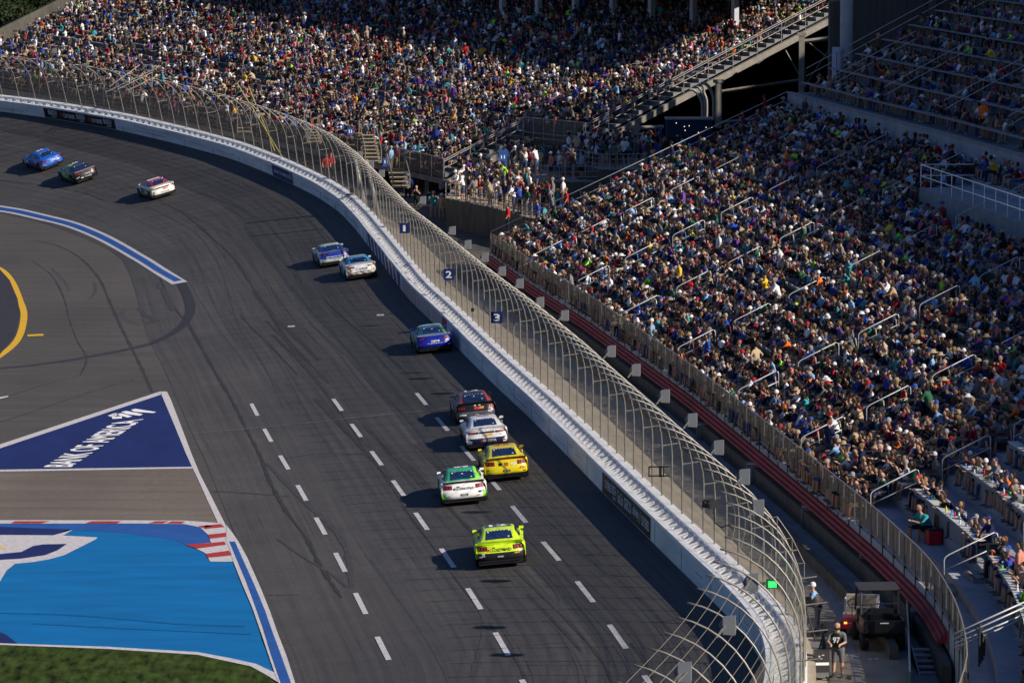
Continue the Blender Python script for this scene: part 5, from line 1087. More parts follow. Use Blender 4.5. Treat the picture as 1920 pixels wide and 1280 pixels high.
# seats under and behind the crowd (and the empties farther away): one object
allseat = stuffV + [(it[2], yawN(it[0]), SEATC[int(abs(math.floor(it[0] / .52))) % 6][0]) for it in near]
bv = np.array(sa_.v); pv = np.array(sb_.v[:8]); bf = np.array(sa_.f); pf2 = np.array(sb_.f[:6]); SV = []; SF = []; SC = []; n = 0; cd_ = dict(SEATC)
for p, yaw, nm in allseat:
    for VV, FF, cc in ((bv, bf, cd_[nm]), (pv, pf2, (.01, .07, .06))):
        SV.append(xform(VV, p, yaw, 1, 1)); T3 = np.vstack([FF[:, [0, 1, 2]], FF[:, [0, 2, 3]]]); SF.append(T3 + n); SC.append(np.repeat([cc], len(T3), 0)); n += len(VV)
me = fast_mesh('stadium_seats', np.vstack(SV), np.vstack(SF)); set_paint(me, np.vstack(SC)); me.materials.append(M['paint_attr']); o = bpy.data.objects.new('stadium_seats', me); COL.objects.link(o); tag(o, 'rows of folding seats under the near crowd', 'seats', kind='stuff')
# upper tier people
for k in range(UN):
    for s_ in np.arange(S_U0, S_END - .8, .62):
        w = UW0 + UT * k + .85; p = F.at(s_, w); p[2] = UZ0 + UH * k; x, y = project(p + [0, 0, .6])
        if x > 1960 or y < -30: continue
        if math.sin(s_ * .55 + k * 1.9) + math.sin(s_ * .23 + k) + rg.normal(0, .5) > 1.8: continue
        if min(abs(float(np.interp(s_, F.s, F.P[:, 1])) - a) for a in (264, 250, 236, 222, 208, 194)) < .8: continue
        d = rnd_person(rg, rg.random() < .04); crowd.add(p, yawN(s_) + rg.normal(0, .3), d, rg)
# far grandstand people
gaisle = np.arange(8.5, GL, 9.2)
for k in range(GN):
    if k == 9: continue
    sq = np.arange(9.2 if k < 9 else .7, GL - .5, .50); P_ = G.at(sq, GT * k + .50); P_[:, 2] += GH * k - .05; X, Y = project(P_ + [0, 0, .7])
    for s_, p, x, y in zip(sq, P_, X, Y):
        if x < -25 or y < -22 or x > 1940: continue
        if np.abs(gaisle - s_).min() < .5 and rg.random() > .12: continue
        dens = np.interp(x, [0, 300, 600, 900], [.50, .62, .80, .88]) * (1 if k > 2 else .8)
        if math.sin(s_ * .5 + k * 2.3) + math.sin(s_ * .17 + k * .9) > 1.65: dens *= .35
        if rg.random() > dens: continue
        d = rnd_person(rg, rg.random() < .05); crowd.add(p + [rg.normal(0, .05), rg.normal(0, .05), 0], G.ang(s_) + R(90) + rg.normal(0, .35), d, rg)
# people standing on the terraces between the stands
def mk(shirt, pants='khaki', gearn='cap', gc='white', pose_='stand', shorts=True, sc=1.0, wide=1.05, sleeve=False, skin=1):
    return dict(pose=pose_, shirt=next(s for s in SHIRTS if s[0] == shirt), pants=next(p for p in PANTS if p[0] == pants), gear=gearn, skin=SKIN[skin], shorts=shorts, sleeve=sleeve, tank=False, scale=sc, wide=wide,
                gc=next((h for h in (HATC if gearn in ('cap', 'hat') else HAIRC) if h[0] == gc), HAIRC[0]))
def stand_at(px, py, z, yaw, d, lab, group='people standing between the grandstands'):
    d['scale'] *= 1.12
    P_ = on_z(px, py, z); return person_obj(P_, yaw, d, lab, group)
TERR = [(858, 378, 'white', 'sit', 0), (868, 381, 'white', 0, 0), (880, 384, 'navy', 0, 0), (890, 386, 'grey', 0, 0), (900, 388, 'red', 0, 0), (909, 390, 'black', 0, 0), (919, 392, 'tan', 0, 0), (929, 394, 'white', 0, 0), (938, 397, 'grey', 0, 0), (948, 399, 'navy', 0, 0), (963, 403, 'white', 0, 0), (974, 406, 'royal blue', 0, 0), (989, 408, 'dark green', 0, 0), (1008, 404, 'salmon', 0, 0)]
ordw = ['first', 'second', 'third', 'fourth', 'fifth', 'sixth', 'seventh', 'eighth', 'ninth', 'tenth', 'eleventh', 'twelfth', 'thirteenth', 'fourteenth', 'fifteenth', 'sixteenth']
for i, (a, b, sh, _, _) in enumerate(TERR):
    d = mk(sh, ['khaki', 'denim', 'black'][i % 3], ['cap', 'short', 'cap', 'long'][i % 4], 'white' if i % 4 in (0,) else ('black' if i % 4 == 2 else 'brown'), ['stand_rail', 'stand_rail', 'stand', 'stand_rail', 'stand_hips'][i % 5], True, rg.normal(1, .04))
    stand_at(a, b - 5, 4.0, R(100 + rg.uniform(-25, 30)), d, '%s person from the left on the lower terrace rail, %s shirt' % (ordw[i], sh))
for i in range(62):
    a = rg.uniform(862, 1040); d = rnd_person(rg, True); d['scale'] *= 1.1; crowd.add(on_z(a, np.interp(a, [836, 925, 985, 1080], [371, 389, 406, 424]) - rg.uniform(9, 40), 4.0), R(100 + rg.uniform(-50, 50)), d, rg)
for i, (a, sh) in enumerate([(952, 'white'), (966, 'black'), (985, 'white'), (998, 'maroon'), (1033, 'salmon'), (1048, 'white'), (1060, 'tan'), (1090, 'light blue'), (1104, 'black'), (1076, 'brown')]):
    d = mk(sh, ['khaki', 'black', 'denim'][i % 3], ['cap', 'cap', 'long', 'short'][i % 4], 'white' if i % 4 < 2 else 'blond' if i % 4 == 2 else 'dark', ['stand_rail', 'stand', 'stand_phone'][i % 3]); stand_at(a, np.interp(a, [935, 965, 1030, 1120], [322, 329, 341, 341]) - 5, 5.0, R(100 + rg.uniform(-25, 25)), d, '%s shirt, leaning or standing at the middle terrace rail, %s from the left' % (sh, ordw[i]))
for i in range(60):
    a = rg.uniform(945, 1150); crowd.add(on_z(a, np.interp(a, [935, 965, 1030, 1120], [322, 329, 341, 341]) - rg.uniform(8, 26), 5.0), R(100 + rg.uniform(-50, 50)), rnd_person(rg, True), rg)
for i in range(110):
    a = rg.uniform(1062, 1300); crowd.add(on_z(a, np.interp(a, [1058, 1090, 1130, 1215, 1330], [304, 311, 318, 318, 300]) - rg.uniform(2, 34), 5.9), R(100 + rg.uniform(-50, 50)), rnd_person(rg, True), rg)
# named individuals on the walkway and near the stand end
stand_at(952, 437, 3.1, R(95), mk('red', 'black', 'short', 'dark', 'stand', False), 'man in red shirt standing at the far front corner of the near grandstand')
stand_at(813, 412, 1.9, R(190), mk('teal', 'khaki', 'cap', 'grey', 'stand_phone', True, 1.05, 1.3), 'broad man in a bright teal shirt standing by the dark terrace wall')
stand_at(828, 414, 1.9, R(160), mk('tan', 'khaki', 'cap', 'white', 'stand', True), 'person in tan standing just right of the teal shirt man')
stand_at(781, 398, 1.9, R(170), mk('black', 'black', 'short', 'dark', 'stand_phone', True), 'man in black tank top with raised hands behind the fence speakers')
stand_at(765, 378, 2.1, R(10), mk('white', 'black', 'cap', 'white', 'stand', False, 1.05, 1.15), 'man in a white jersey seen from behind below the sunlit stairs')
stand_at(776, 368, 2.1, R(10), mk('royal blue', 'denim', 'short', 'brown', 'walk'), 'person in blue walking away beside the white jersey man')
stand_at(734, 322, 3.9, R(60), mk('light blue', 'khaki', 'cap', 'grey', 'stand', True), 'man in a blue tank top and khaki shorts at the top of the sunlit stairs'); stand_at(745, 321, 3.9, R(60), mk('maroon', 'khaki', 'cap', 'grey', 'stand', True), 'man in a maroon shirt beside the blue tank top man on the stairs')
stand_at(474, 277, 4.2, R(200), mk('red', 'black', 'short', 'dark', 'stand', False), 'lone red shirt behind the far wall and fence'); stand_at(570, 305, 3.6, R(180), mk('neon green', 'navy', 'cap', 'white', 'stand', False), 'person in a neon green vest behind the fence')
stand_at(612, 337, 3.2, R(200), mk('red', 'black', 'short', 'dark', 'stand', False), 'left of two red shirts by the bend of the wall'); stand_at(621, 334, 3.2, R(160), mk('red', 'black', 'cap', 'red', 'stand', False), 'right of two red shirts by the bend of the wall')
stand_at(1046, 408, 3.6, R(90), mk('teal', 'black', 'long', 'blond', 'stand', True), 'blond woman in a mint green dress standing by the sloping rail'); stand_at(1036, 388, 4.6, R(90), mk('grey', 'denim', 'short', 'grey', 'stand', False), 'man in a grey shirt standing above the mint dress woman'); stand_at(1056, 388, 4.6, R(80), mk('white', 'khaki', 'cap', 'white', 'stand', False), 'man in white shirt and khaki trousers beside the grey shirt man')
def in_stand(px, py, k, d, lab, yaw=None):
    d['scale'] *= 1.05; P_ = on_z(px, py, row_z(k)); s_, u_ = F.loc(P_[0], P_[1]); s_ = float(s_); p = F.at(s_, ROWT * k + .35); p[2] = row_z(k); return person_obj(p, (yawN(s_) if yaw is None else yaw), d, lab, 'people standing up in the near grandstand')
in_stand(1218, 575, 1, mk('white', 'navy', 'short', 'dark', 'stand_hips', False), 'man in a white shirt standing in the aisle near the front rail')
in_stand(1412, 497, 7, mk('white', 'black', 'cap', 'black', 'stand', False), 'man in a white shirt and black trousers standing mid stand'); in_stand(1530, 590, 6, mk('white', 'grey', 'short', 'grey', 'stand_rail', False, 1.0, 1.2), 'man in a white shirt bending forward over the rows'); in_stand(1747, 600, 9, mk('tan', 'denim', 'long', 'brown', 'stand_rail', True), 'woman in beige top and denim shorts standing in a row')
in_stand(1731, 592, 9, mk('white', 'denim', 'short', 'dark', 'stand_phone', True), 'person in white standing beside the woman in denim shorts'); in_stand(1317, 553, 4, mk('yellow', 'black', 'short', 'dark', 'stand'), 'person in a yellow shirt standing among seats'); in_stand(1540, 483, 10, mk('dark green', 'black', 'short', 'dark', 'stand', False), 'person in dark green standing high in the stand')
in_stand(1320, 700, 1, mk('royal blue', 'black', 'short', 'dark', 'stand', False), 'person in royal blue standing near the front railing'); in_stand(1580, 230, 19, mk('orange', 'black', 'cap', 'red', 'stand', False), 'person in orange standing in shade below the parapet'); in_stand(1567, 225, 19, mk('light blue', 'black', 'short', 'dark', 'stand', False), 'person in light blue between orange and red below the parapet'); in_stand(1556, 222, 19, mk('red', 'black', 'cap', 'red', 'stand', False), 'person in red standing in shade below the parapet')
in_stand(1100, 352, 3, mk('royal blue', 'denim', 'short', 'brown', 'stand', False, 1.05, 1.2), 'large man in a royal blue shirt near the far sloping rail'); in_stand(1112, 352, 4, mk('grey', 'khaki', 'short', 'dark', 'stand'), 'man in a grey tank top right of the royal blue shirt'); in_stand(1124, 340, 5, mk('red', 'black', 'short', 'blond', 'stand'), 'person in a red tank top near the far sloping rail'); in_stand(1425, 390, 9, mk('grey', 'khaki', 'cap', 'navy', 'stand', False), 'man in a grey shirt standing, left of a darker one, in the shade')
# the big man alone on the bare deck
P_ = on_z(1735, 1012, row_z(1)); s_, _u = F.loc(P_[0], P_[1]); s_ = float(s_)
p = F.at(s_, 1.45); p[2] = row_z(1) - .12; d = mk('teal', 'black', 'short', 'dark', 'sit_fwd', True, 1.12, 1.3, skin=0)
person_obj(p, yawN(s_) + .5, d, 'heavy man in a teal shirt sitting alone on the bare front deck', 'lone people')
q_ = F.at(s_, 1.52); q_[2] = row_z(1); root = empty('step_block', q_, (0, 0, F.ang(s_))); tag(root, 'low grey concrete block under the lone teal shirt man', 'step', 'concrete step blocks in the near aisles'); MB().box((0, 0, .16), (.55, .9, .32)).build('block', M['concrete_grey'], root)
p = F.at(s_ - 1.0, 1.5); p[2] = row_z(1); root = empty('cooler_bag', p, (0, 0, R(15))); tag(root, 'red and black cooler bag beside the lone teal shirt man', 'bag')
MB().box((0, 0, .27), (.50, .36, .50)).build('bag_body', M['red_body'], root); MB().box((.06, .05, .28), (.5, .36, .58)).build('side_panel', M['black'], root); MB().tube([(-.15, 0, .52), (-.1, 0, .66), (.1, 0, .66), (.15, 0, .52)], .018, 5).build('handle', M['black'], root)
# bottles, cups and bags on the counters
def counter_stuff(w_, y0, y1, n, seed):
    r2 = np.random.default_rng(seed); where = {5: 'front counter between the nearest handrails', 6: 'second counter at the right edge', 7: 'lower right corner counter'}[seed]
    ysq = sorted(r2.uniform(y0, y1, n))
    for i in range(n):
        y_ = ysq[i]; s_ = F.s_at_y(y_); p = F.at(s_, w_ + r2.uniform(.08, .34)); p[2] = wz(w_) + .77; t = r2.choice(['cup', 'bottle', 'can', 'tray'])
        cn, cc = [('white', (.7, .7, .7)), ('blue', (.05, .25, .6)), ('red', (.5, .03, .03)), ('green', (.15, .5, .08)), ('yellow', (.6, .5, .05)), ('clear', (.5, .55, .6))][r2.integers(0, 6)]
        key = 'cup_' + cn
        if key not in M: M[key] = mat(cn + '_plastic', cc, .35)
        mb = MB()
        if t == 'cup': mb.lathe([(0, 0), (.035, 0), (.048, .13), (.043, .13)], 10)
        elif t == 'bottle': mb.lathe([(0, 0), (.036, 0), (.036, .15), (.014, .2), (.014, .24), (0, .24)], 10)
        elif t == 'can': mb.lathe([(0, 0), (.034, 0), (.034, .12), (.028, .125), (0, .125)], 10)
        else: mb.box((0, 0, .02), (.26, .2, .04))
        o = mb.build({'cup': 'drink_cup', 'bottle': 'drink_bottle', 'can': 'drink_can', 'tray': 'food_tray'}[t], M[key]); o.location = tuple(p)
        tag(o, '%s %s on the %s, %s from the near end' % (cn, t, where, ORD[sum(1 for q_ in ysq if q_ < y_)]), t, 'drinks and food on the counters')
counter_stuff(1.80, 146.6, 157.8, 18, 5); counter_stuff(3.65, 147, 158, 16, 6); counter_stuff(1.80, 127.5, 143, 18, 7)
o = crowd.build('crowd'); tag(o, 'dense crowd of spectators filling both grandstands', 'crowd', kind='stuff')
# ================================================================== race cars
I_ = np.interp
hw = lambda y: I_(y, [-2.3, -1.9, -1.45, -.8, 0, .8, 1.45, 2.0, 2.35, 2.48], [.95, .98, 1.0, .96, .945, .96, 1.0, .97, .86, .70])
tp = lambda y: I_(y, [-2.3, -1.8, -1.0, .9, 1.6, 2.1, 2.48], [.97, .99, .97, .93, .84, .74, .60])
gh = lambda y: I_(y, [-1.88, -1.4, -.95, -.5, .1, .45, 1.10], [.985, 1.13, 1.235, 1.275, 1.275, 1.225, .93])
tw_ = lambda y: I_(y, [-1.88, -.9, .3, 1.1], [.66, .57, .57, .68]); bw_ = lambda y: I_(y, [-1.88, -.9, .4, 1.1], [.74, .84, .84, .74])
yr = lambda x, z: I_(z, [.28, .42, .60, .70, .93], [-2.36, -2.45, -2.44, -2.39, -2.33]) + .22 * (abs(x) / .95) ** 4
def zarch(y):
    z = .17
    for c in (-1.38, 1.38):
        if abs(y - c) < .41: z = max(z, .33 + math.sqrt(.41 ** 2 - (y - c) ** 2) * .98)
    return z
def section(y):
    h, t, zb = float(hw(y)), float(tp(y)), zarch(y); s = t - .05
    return [(h - .05, zb), (h, max(.40, zb + .03)), (h + .005, max(.56, zb + .05)), (h - .02, s - .10), (h - .10, s), (h - .30, t), (0, t + .02)]
def loft(fn, ys, x_sign=True):
    V = []; Fc = []; C_ = []
    k = len(fn(ys[0])) * 2 - 1
    for y in ys:
        pr = fn(y); row = [(-x, y, z) for x, z in pr] + [(x, y, z) for x, z in pr[:-1][::-1]]; V += row
    for i in range(len(ys) - 1):
        for j in range(k - 1): a = i * k + j; Fc.append((a, a + 1, a + k + 1, a + k)); C_.append(((V[a][0] + V[a + 1][0]) / 2, (ys[i] + ys[i + 1]) / 2, (V[a][2] + V[a + 1][2]) / 2))
    return V, Fc, C_
YS = sorted(set([round(v, 3) for v in list(np.arange(-2.28, 2.49, .07))]))
bodyV, bodyF, bodyC = loft(section, YS)
def gsec(y):
    b, t, g, d = float(bw_(y)), float(tw_(y)), float(gh(y)), float(tp(y)) - .03; g = max(g, d + .02)
    return [(b, d), (b + (t - b) * .5 + .015, d + (g - d) * .5), (t + .03, g - .035), (t - .05, g - .005), (t * .5, g + .008), (0, g + .012)]
GY = list(np.arange(-1.86, 1.1, .0925)); ghV, ghF, ghC = loft(gsec, GY)
def gpatch(y0, y1, x0, x1, off, n=6, m=6):
    V = []
    for i in range(n + 1):
        y = y0 + (y1 - y0) * i / n; g = float(gh(y)); t = float(tw_(y))
        for j in range(m + 1): x = x0 + (x1 - x0) * j / m; x = x * (t + .0) / .60; V.append((x, y, g + .010 + off - .02 * (abs(x) / t) ** 3))
    return V, [(i * (m + 1) + j, i * (m + 1) + j + 1, (i + 1) * (m + 1) + j + 1, (i + 1) * (m + 1) + j) for i in range(n) for j in range(m)]
def sidewin(sx):
    V = []; n = 12
    for i in range(n + 1):
        y = -1.12 + 1.72 * i / n; b, t, g, d = float(bw_(y)), float(tw_(y)), float(gh(y)), float(tp(y))
        top = .86 if -.75 < y < .30 else (.86 - .86 * min(1, (-.75 - y) / .42) * .8 if y < -.75 else .86 - (y - .30) * 2.2)
        for f_ in (.10, max(.14, top)): V.append((sx * (b + (t + .03 - b) * f_ + .018 + .012 * math.sin(math.pi * f_)), y, d + (g - .035 - d) * f_))
    return V, [(2 * i, 2 * i + 1, 2 * i + 3, 2 * i + 2) if sx > 0 else (2 * i, 2 * i + 2, 2 * i + 3, 2 * i + 1) for i in range(n)]
def rpatch(x0, x1, z0, z1, out, n=8, m=4):
    V = [(x0 + (x1 - x0) * i / n, float(yr(x0 + (x1 - x0) * i / n, z0 + (z1 - z0) * j / m)) - out, z0 + (z1 - z0) * j / m) for j in range(m + 1) for i in range(n + 1)]
    return V, [(j * (n + 1) + i, j * (n + 1) + i + 1, (j + 1) * (n + 1) + i + 1, (j + 1) * (n + 1) + i) for j in range(m) for i in range(n)]
tyM = MB(); rotX = Matrix.Rotation(R(90), 4, 'Y')
tyM.lathe([(.20, -.15), (.315, -.15), (.335, -.12), (.335, .12), (.315, .15), (.20, .15)], 24, rotX); tyre_me = tomesh(tyM, 'tyre', M['tyre'])
rmM = MB(); rmM.lathe([(0, .10), (.06, .12), (.08, .10), (.17, .08), (.205, .14), (.205, -.14), (.17, -.08), (0, -.1)], 20, rotX); rim_me = tomesh(rmM, 'rim', M['rim'])
for me in (tyre_me, rim_me): me.polygons.foreach_set('use_smooth', np.ones(len(me.polygons), dtype=bool))
PAINT = {}
def paint(c):
    if c not in PAINT: PAINT[c] = mat('car_paint_%02d' % len(PAINT), c, .38, coat=.25, spec=.4, noise=.08, scale=5)
    return PAINT[c]
def rear_text(name, s, x0, x1, z0, z1, m_, root, out=.02, bold=.012): return text_map(name, s, lambda a, b: (x0 + (x1 - x0) * a, float(yr(x0 + (x1 - x0) * a, z0 + (z1 - z0) * b)) - out, z0 + (z1 - z0) * b), m_, root, bold)
def side_text(name, s, yf, yb, z0, z1, m_, root): return text_map(name, s, lambda a, b: (-(float(hw(yf + (yb - yf) * a)) + .022), yf + (yb - yf) * a, z0 + (z1 - z0) * b), m_, root, .02)
def roof_text(name, s, y0, y1, x0, x1, m_, root): return text_map(name, s, lambda a, b: (x0 + (x1 - x0) * a, y0 + (y1 - y0) * b, float(gh(y0 + (y1 - y0) * b)) + .035), m_, root, .03)
def make_car(L_, label):
    root = empty('race_car'); tag(root, label, 'race car', 'stock cars racing into the turn')
    cols = L_['cols']; mats = [paint(c) for c in cols]
    mesh_obj('body', bodyV, bodyF, mats, root, True, [L_['body'](*c) for c in bodyC])
    V, Fc = rpatch(-.95, .95, .30, .955, 0, 24, 12); idx = [L_['rear']((V[f[0]][0] + V[f[2]][0]) / 2, (V[f[0]][2] + V[f[2]][2]) / 2) for f in Fc]; b_ = mesh_obj('rear_bumper', V, Fc, mats, root, True, idx)
    MB().add([(-.93, -2.13, .955), (.93, -2.13, .955), (.93, -2.30, .955), (.5, -2.345, .957), (-.5, -2.345, .957), (-.93, -2.30, .955), (-.95, -2.0, .97), (.95, -2.0, .97)], [(5, 4, 3, 2, 1, 0), (0, 1, 7, 6)]).build('rear_deck', mats[L_.get('deck', 0)], root)
    mesh_obj('greenhouse', ghV, ghF, mats, root, True, [L_['roof'](*c) for c in ghC])
    V, Fc = gpatch(-1.74, -.94, -.50, .50, .008); rw = mesh_obj('rear_window', V, Fc, M['glass'], root)
    mb = MB()
    for (x, y) in [(.38, -1.6), (-.40, -1.1), (.42, -1.05), (.02, -1.25)][:L_.get('dots', 3)]: mb.box((x, y, float(gh(y)) + .03), (.07, .06, .006), rx=R(17))
    mb.build('window_stickers', M['letter'], rw)
    roof_text('window_lettering', 'I I I I I', -.99, -.95, -.30, .25, M['letter'], rw).location = (0, -.03, -.012)
    V, Fc = gpatch(.36, 1.03, -.55, .55, .008); mesh_obj('windshield', V, Fc, M['side_glass'], root)
    for sx in (-1, 1):
        V, Fc = sidewin(sx); sw = mesh_obj('side_window', V, Fc, M['side_glass'], root)
        if sx < 0: MB().tube([(-.80, .28, 1.05), (-.78, -.05, 1.08)], .016, 4).tube([(-.86, .3, .99), (-.66, .12, 1.2)], .02, 4).build('window_net', M['letter'] if L_.get('net') else M['galv'], sw)
    mb = MB(); mb.add([(-.88, -2.30, .955), (.88, -2.30, .955), (.88, -2.36, 1.05), (-.88, -2.36, 1.05), (-.88, -2.28, .955), (.88, -2.28, .955), (.88, -2.34, 1.05), (-.88, -2.34, 1.05)], [(0, 1, 2, 3), (5, 4, 7, 6), (3, 2, 6, 7), (0, 3, 7, 4), (1, 5, 6, 2)])
    mb.build('spoiler', L_.get('spoiler') or M['black'], root)
    for sx in (-1, 1):
        if L_['tail'] == 'triple':
            V, Fc = rpatch(sx * .70 - .20, sx * .70 + .20, .715, .885, .008); bz = mesh_obj('tail_lamp', V, Fc, M['black'], root)
            mb = MB()
            for k in (-1, 0, 1): V, Fc = rpatch(sx * .70 + k * .115 - .042, sx * .70 + k * .115 + .042, .735, .865, .02, 2, 2); mb.add(V, Fc)
            mb.build('red_lens', M['tail'], bz)
        else:
            a, b = (.38, .88) if L_['tail'] == 'slim' else (.42, .84)
            V, Fc = rpatch(min(sx * a, sx * b), max(sx * a, sx * b), .775, .86, .008); bz = mesh_obj('tail_lamp', V, Fc, M['black'], root)
            V, Fc = rpatch(min(sx * (a + .12), sx * (b - .02)), max(sx * (a + .12), sx * (b - .02)), .79, .845, .02); mesh_obj('red_lens', V, Fc, M['tail'], bz)
    MB().box((0, -2.12, .245), (1.72, .5, .15)).box((0, -2.40, .30), (1.5, .04, .05)).build('diffuser', M['black_gloss'], root)
    MB().box((0, 0, .30), (1.62, 4.5, .22)).box((0, 0, .5), (1.5, 4.2, .3)).build('underbody', M['black'], root)
    for sx in (-.965, .965): MB().box((sx, 0, .19), (.05, 2.0, .12)).build('side_skirt', M['black'], root)
    for sx in (-1, 1):
        MB().box((sx * .93, .78, 1.0), (.16, .10, .09), sx * R(-10)).tube([(sx * .82, .74, .95), (sx * .92, .78, .98)], .02, 5).build('mirror', mats[0], root)
        for sy in (-1.38, 1.38):
            c = bpy.data.objects.new('wheel', tyre_me); COL.objects.link(c); c.parent = root; c.location = (sx * .845, sy, .335); r2 = bpy.data.objects.new('rim', rim_me); COL.objects.link(r2); r2.parent = c
            if sx < 0: c.rotation_euler = (0, 0, R(180))
    MB().tube([(.1, -.3, 1.28), (.1, -.34, 1.45)], .008, 4).build('antenna', M['black'], root)
    for it in L_.get('text', []):
        k = it[0]; nm, args = it[1], it[2:]
        {'r': rear_text, 's': side_text, 'f': roof_text}[k]('lettering', nm, *args, root)
    for (x0, x1, z0, z1, m_) in L_.get('plates', []): V, Fc = rpatch(x0, x1, z0, z1, .012); mesh_obj('plate', V, Fc, M[m_] if isinstance(m_, str) else m_, root)
    rs = random.Random(len(label)); pal = [M['letter'], M['letter_red'], M['letter_blue'], M['black'], M['yellow_paint'], M['letter_green']]
    for k in range(9):                           # small contingency stickers behind the front wheel and on the rear quarter
        yc = rs.choice([.80, .66, .52, -1.95, -2.1]); zc = rs.uniform(.42, .74); h_ = rs.uniform(.018, .035); V = [(-(float(hw(yc + a)) + .016), yc + a, zc + b) for a, b in ((-.06, -h_), (.06, -h_), (.06, h_), (-.06, h_))]
        mesh_obj('sticker', V, [(3, 2, 1, 0)], rs.choice(pal), root)
    for k in range(4):
        xc = rs.choice([-.80, -.66, .60, .78]); zc = rs.uniform(.42, .62); V, Fc = rpatch(xc - .06, xc + .06, zc - .018, zc + .018, .014, 1, 1); mesh_obj('sticker', V, Fc, rs.choice(pal), root)
    V = [(sx_ * .40, -.93 + .0 * sx_, float(gh(-.93)) + .03) for sx_ in (-1, 1)]; MB().tube([(-.46, -2.25, .985), (.46, -2.25, .985)], .008, 4).build('deck_seam', M['black'], root)
    for (yf, yb, z0, z1, c) in L_.get('side', []):
        V = []; n = 8
        for i in range(n + 1):
            y = yf + (yb - yf) * i / n
            for z in (z0, z1): V.append((-(float(hw(y)) + .014), y, z + (.04 * math.sin(i * 1.3) if z == z1 else 0)))
        mesh_obj('side_decal', V, [(2 * i, 2 * i + 1, 2 * i + 3, 2 * i + 2) for i in range(n)], paint(c), root)
    for (y0, y1, x0, x1, c) in L_.get('roofbox', []): V, Fc = gpatch(y0, y1, x0, x1, .012, 3, 3); mesh_obj('roof_decal', V, Fc, paint(c), root)
    return root
def put_car(root, px, py, h):
    """(px, py): photo pixel of the ground point midway between the rear tyres; h: heading left of straight ahead, degrees"""
    P0 = pix(px, py); x, y = P0[0], P0[1]; e = .6; h = R(h)
    f2 = np.array([-math.sin(h), math.cos(h)]); r2 = np.array([math.cos(h), math.sin(h)])
    zf = float(track_z(x + f2[0] * 2.8, y + f2[1] * 2.8)); z0 = float(track_z(x, y)); zr = float(track_z(x + r2[0] * .9, y + r2[1] * .9)); zl = float(track_z(x - r2[0] * .9, y - r2[1] * .9))
    fw = Vector((f2[0], f2[1], (zf - z0) / 2.8)).normalized(); rt = Vector((r2[0], r2[1], (zr - zl) / 1.8)).normalized(); upv = rt.cross(fw).normalized(); rt = fw.cross(upv)
    m_ = Matrix((rt, fw, upv)).transposed().to_4x4(); c = Vector((x, y, z0 + .02)) + fw * 1.38; m_.translation = c; root.matrix_world = m_
W_ = (.82, .81, .79); K_ = (.012, .012, .014); G_ = M['letter']; BK = M['letter_black']
plate = [(-.16, .16, .44, .52, 'black')]; pt = ('r', 'FORD', -.11, .11, .455, .505, G_)
LIME = (.58, .80, .012); YEL = (.86, .70, .010)
mk1 = lambda: None
cars = []
c = make_car(dict(cols=[LIME, K_, (.03, .04, .08)], body=lambda x, y, z: 1 if z < .34 else (1 if (y > 1.2 and z < .62) else 0), rear=lambda x, z: 1 if z < .60 + .05 * (abs(x) / .9) else 0, roof=lambda x, y, z: 2 if (-.42 < y < .12 and abs(x) < .48) else 0, tail='triple', spoiler=paint(LIME),
                  text=[('r', 'CLOSET', -.40, .08, .675, .79, BK), ('r', 'MAID', .095, .44, .675, .79, M['letter_black']), pt, ('f', '12', -.36, .08, -.34, .36, G_), ('s', '12', .75, -.25, .42, .82, G_), ('r', '12', .62, .74, .56, .66, M['letter_gold'])], plates=[(-.505, -.42, .68, .785, 'letter_red'), (-.30, -.20, .80, .84, 'black'), (-.85, -.72, .46, .53, 'screen_grey')] + plate),
             'neon yellow-green race car with black lower bumper, last of the line and nearest the camera'); put_car(c, 940, 1057, 1.5); cars.append(c)
c = make_car(dict(cols=[W_, (.03, .42, .14), (.28, .75, .05), K_, (.03, .20, .25)], body=lambda x, y, z: 2 if (z < .45 and y < -1.6) else (4 if (y > .5 and z < .7) else 0), rear=lambda x, z: 2 if (abs(x) > .80 and z < .55) else 0, roof=lambda x, y, z: 2 if x > .45 else (4 if (-.3 < y < .1 and abs(x) < .48) else 1), tail='triple',
                  text=[('r', '877-704-7767', -.44, .40, .69, .78, BK), pt, ('f', '99', -.30, .08, -.30, .34, G_), ('s', '99', .7, -.3, .40, .8, M['letter_green'])], plates=plate + [(.60, .72, .52, .60, 'black'), (-.30, -.16, .80, .84, 'black'), (-.45, .46, .685, .78, 'screen_grey')], dots=4),
             'white race car with a green roof, left of the yellow car'); put_car(c, 871, 941, 3.0); cars.append(c)
c = make_car(dict(cols=[YEL, K_, (.40, .02, .02)], body=lambda x, y, z: 2 if (.2 < y < .5 and z < .7) else (1 if z < .26 else 0), rear=lambda x, z: 1 if z < .345 else 0, roof=lambda x, y, z: 0, tail='triple', spoiler=paint((.16, .01, .01)),
                  text=[pt, ('f', '22', -.34, .08, -.34, .36, M['letter_red']), ('r', '22', .58, .76, .52, .62, M['letter_red']), ('s', '22', .7, -.3, .40, .8, M['letter_red'])], plates=plate + [(-.33, -.18, .70, .83, 'black'), (-.08, .10, .68, .83, 'letter_red'), (-.055, .075, .70, .815, 'yellow_paint'), (.22, .44, .70, .80, 'letter')]),
             'yellow race car with dark red spoiler and red roof number'); put_car(c, 949, 896, 4.0); cars.append(c)
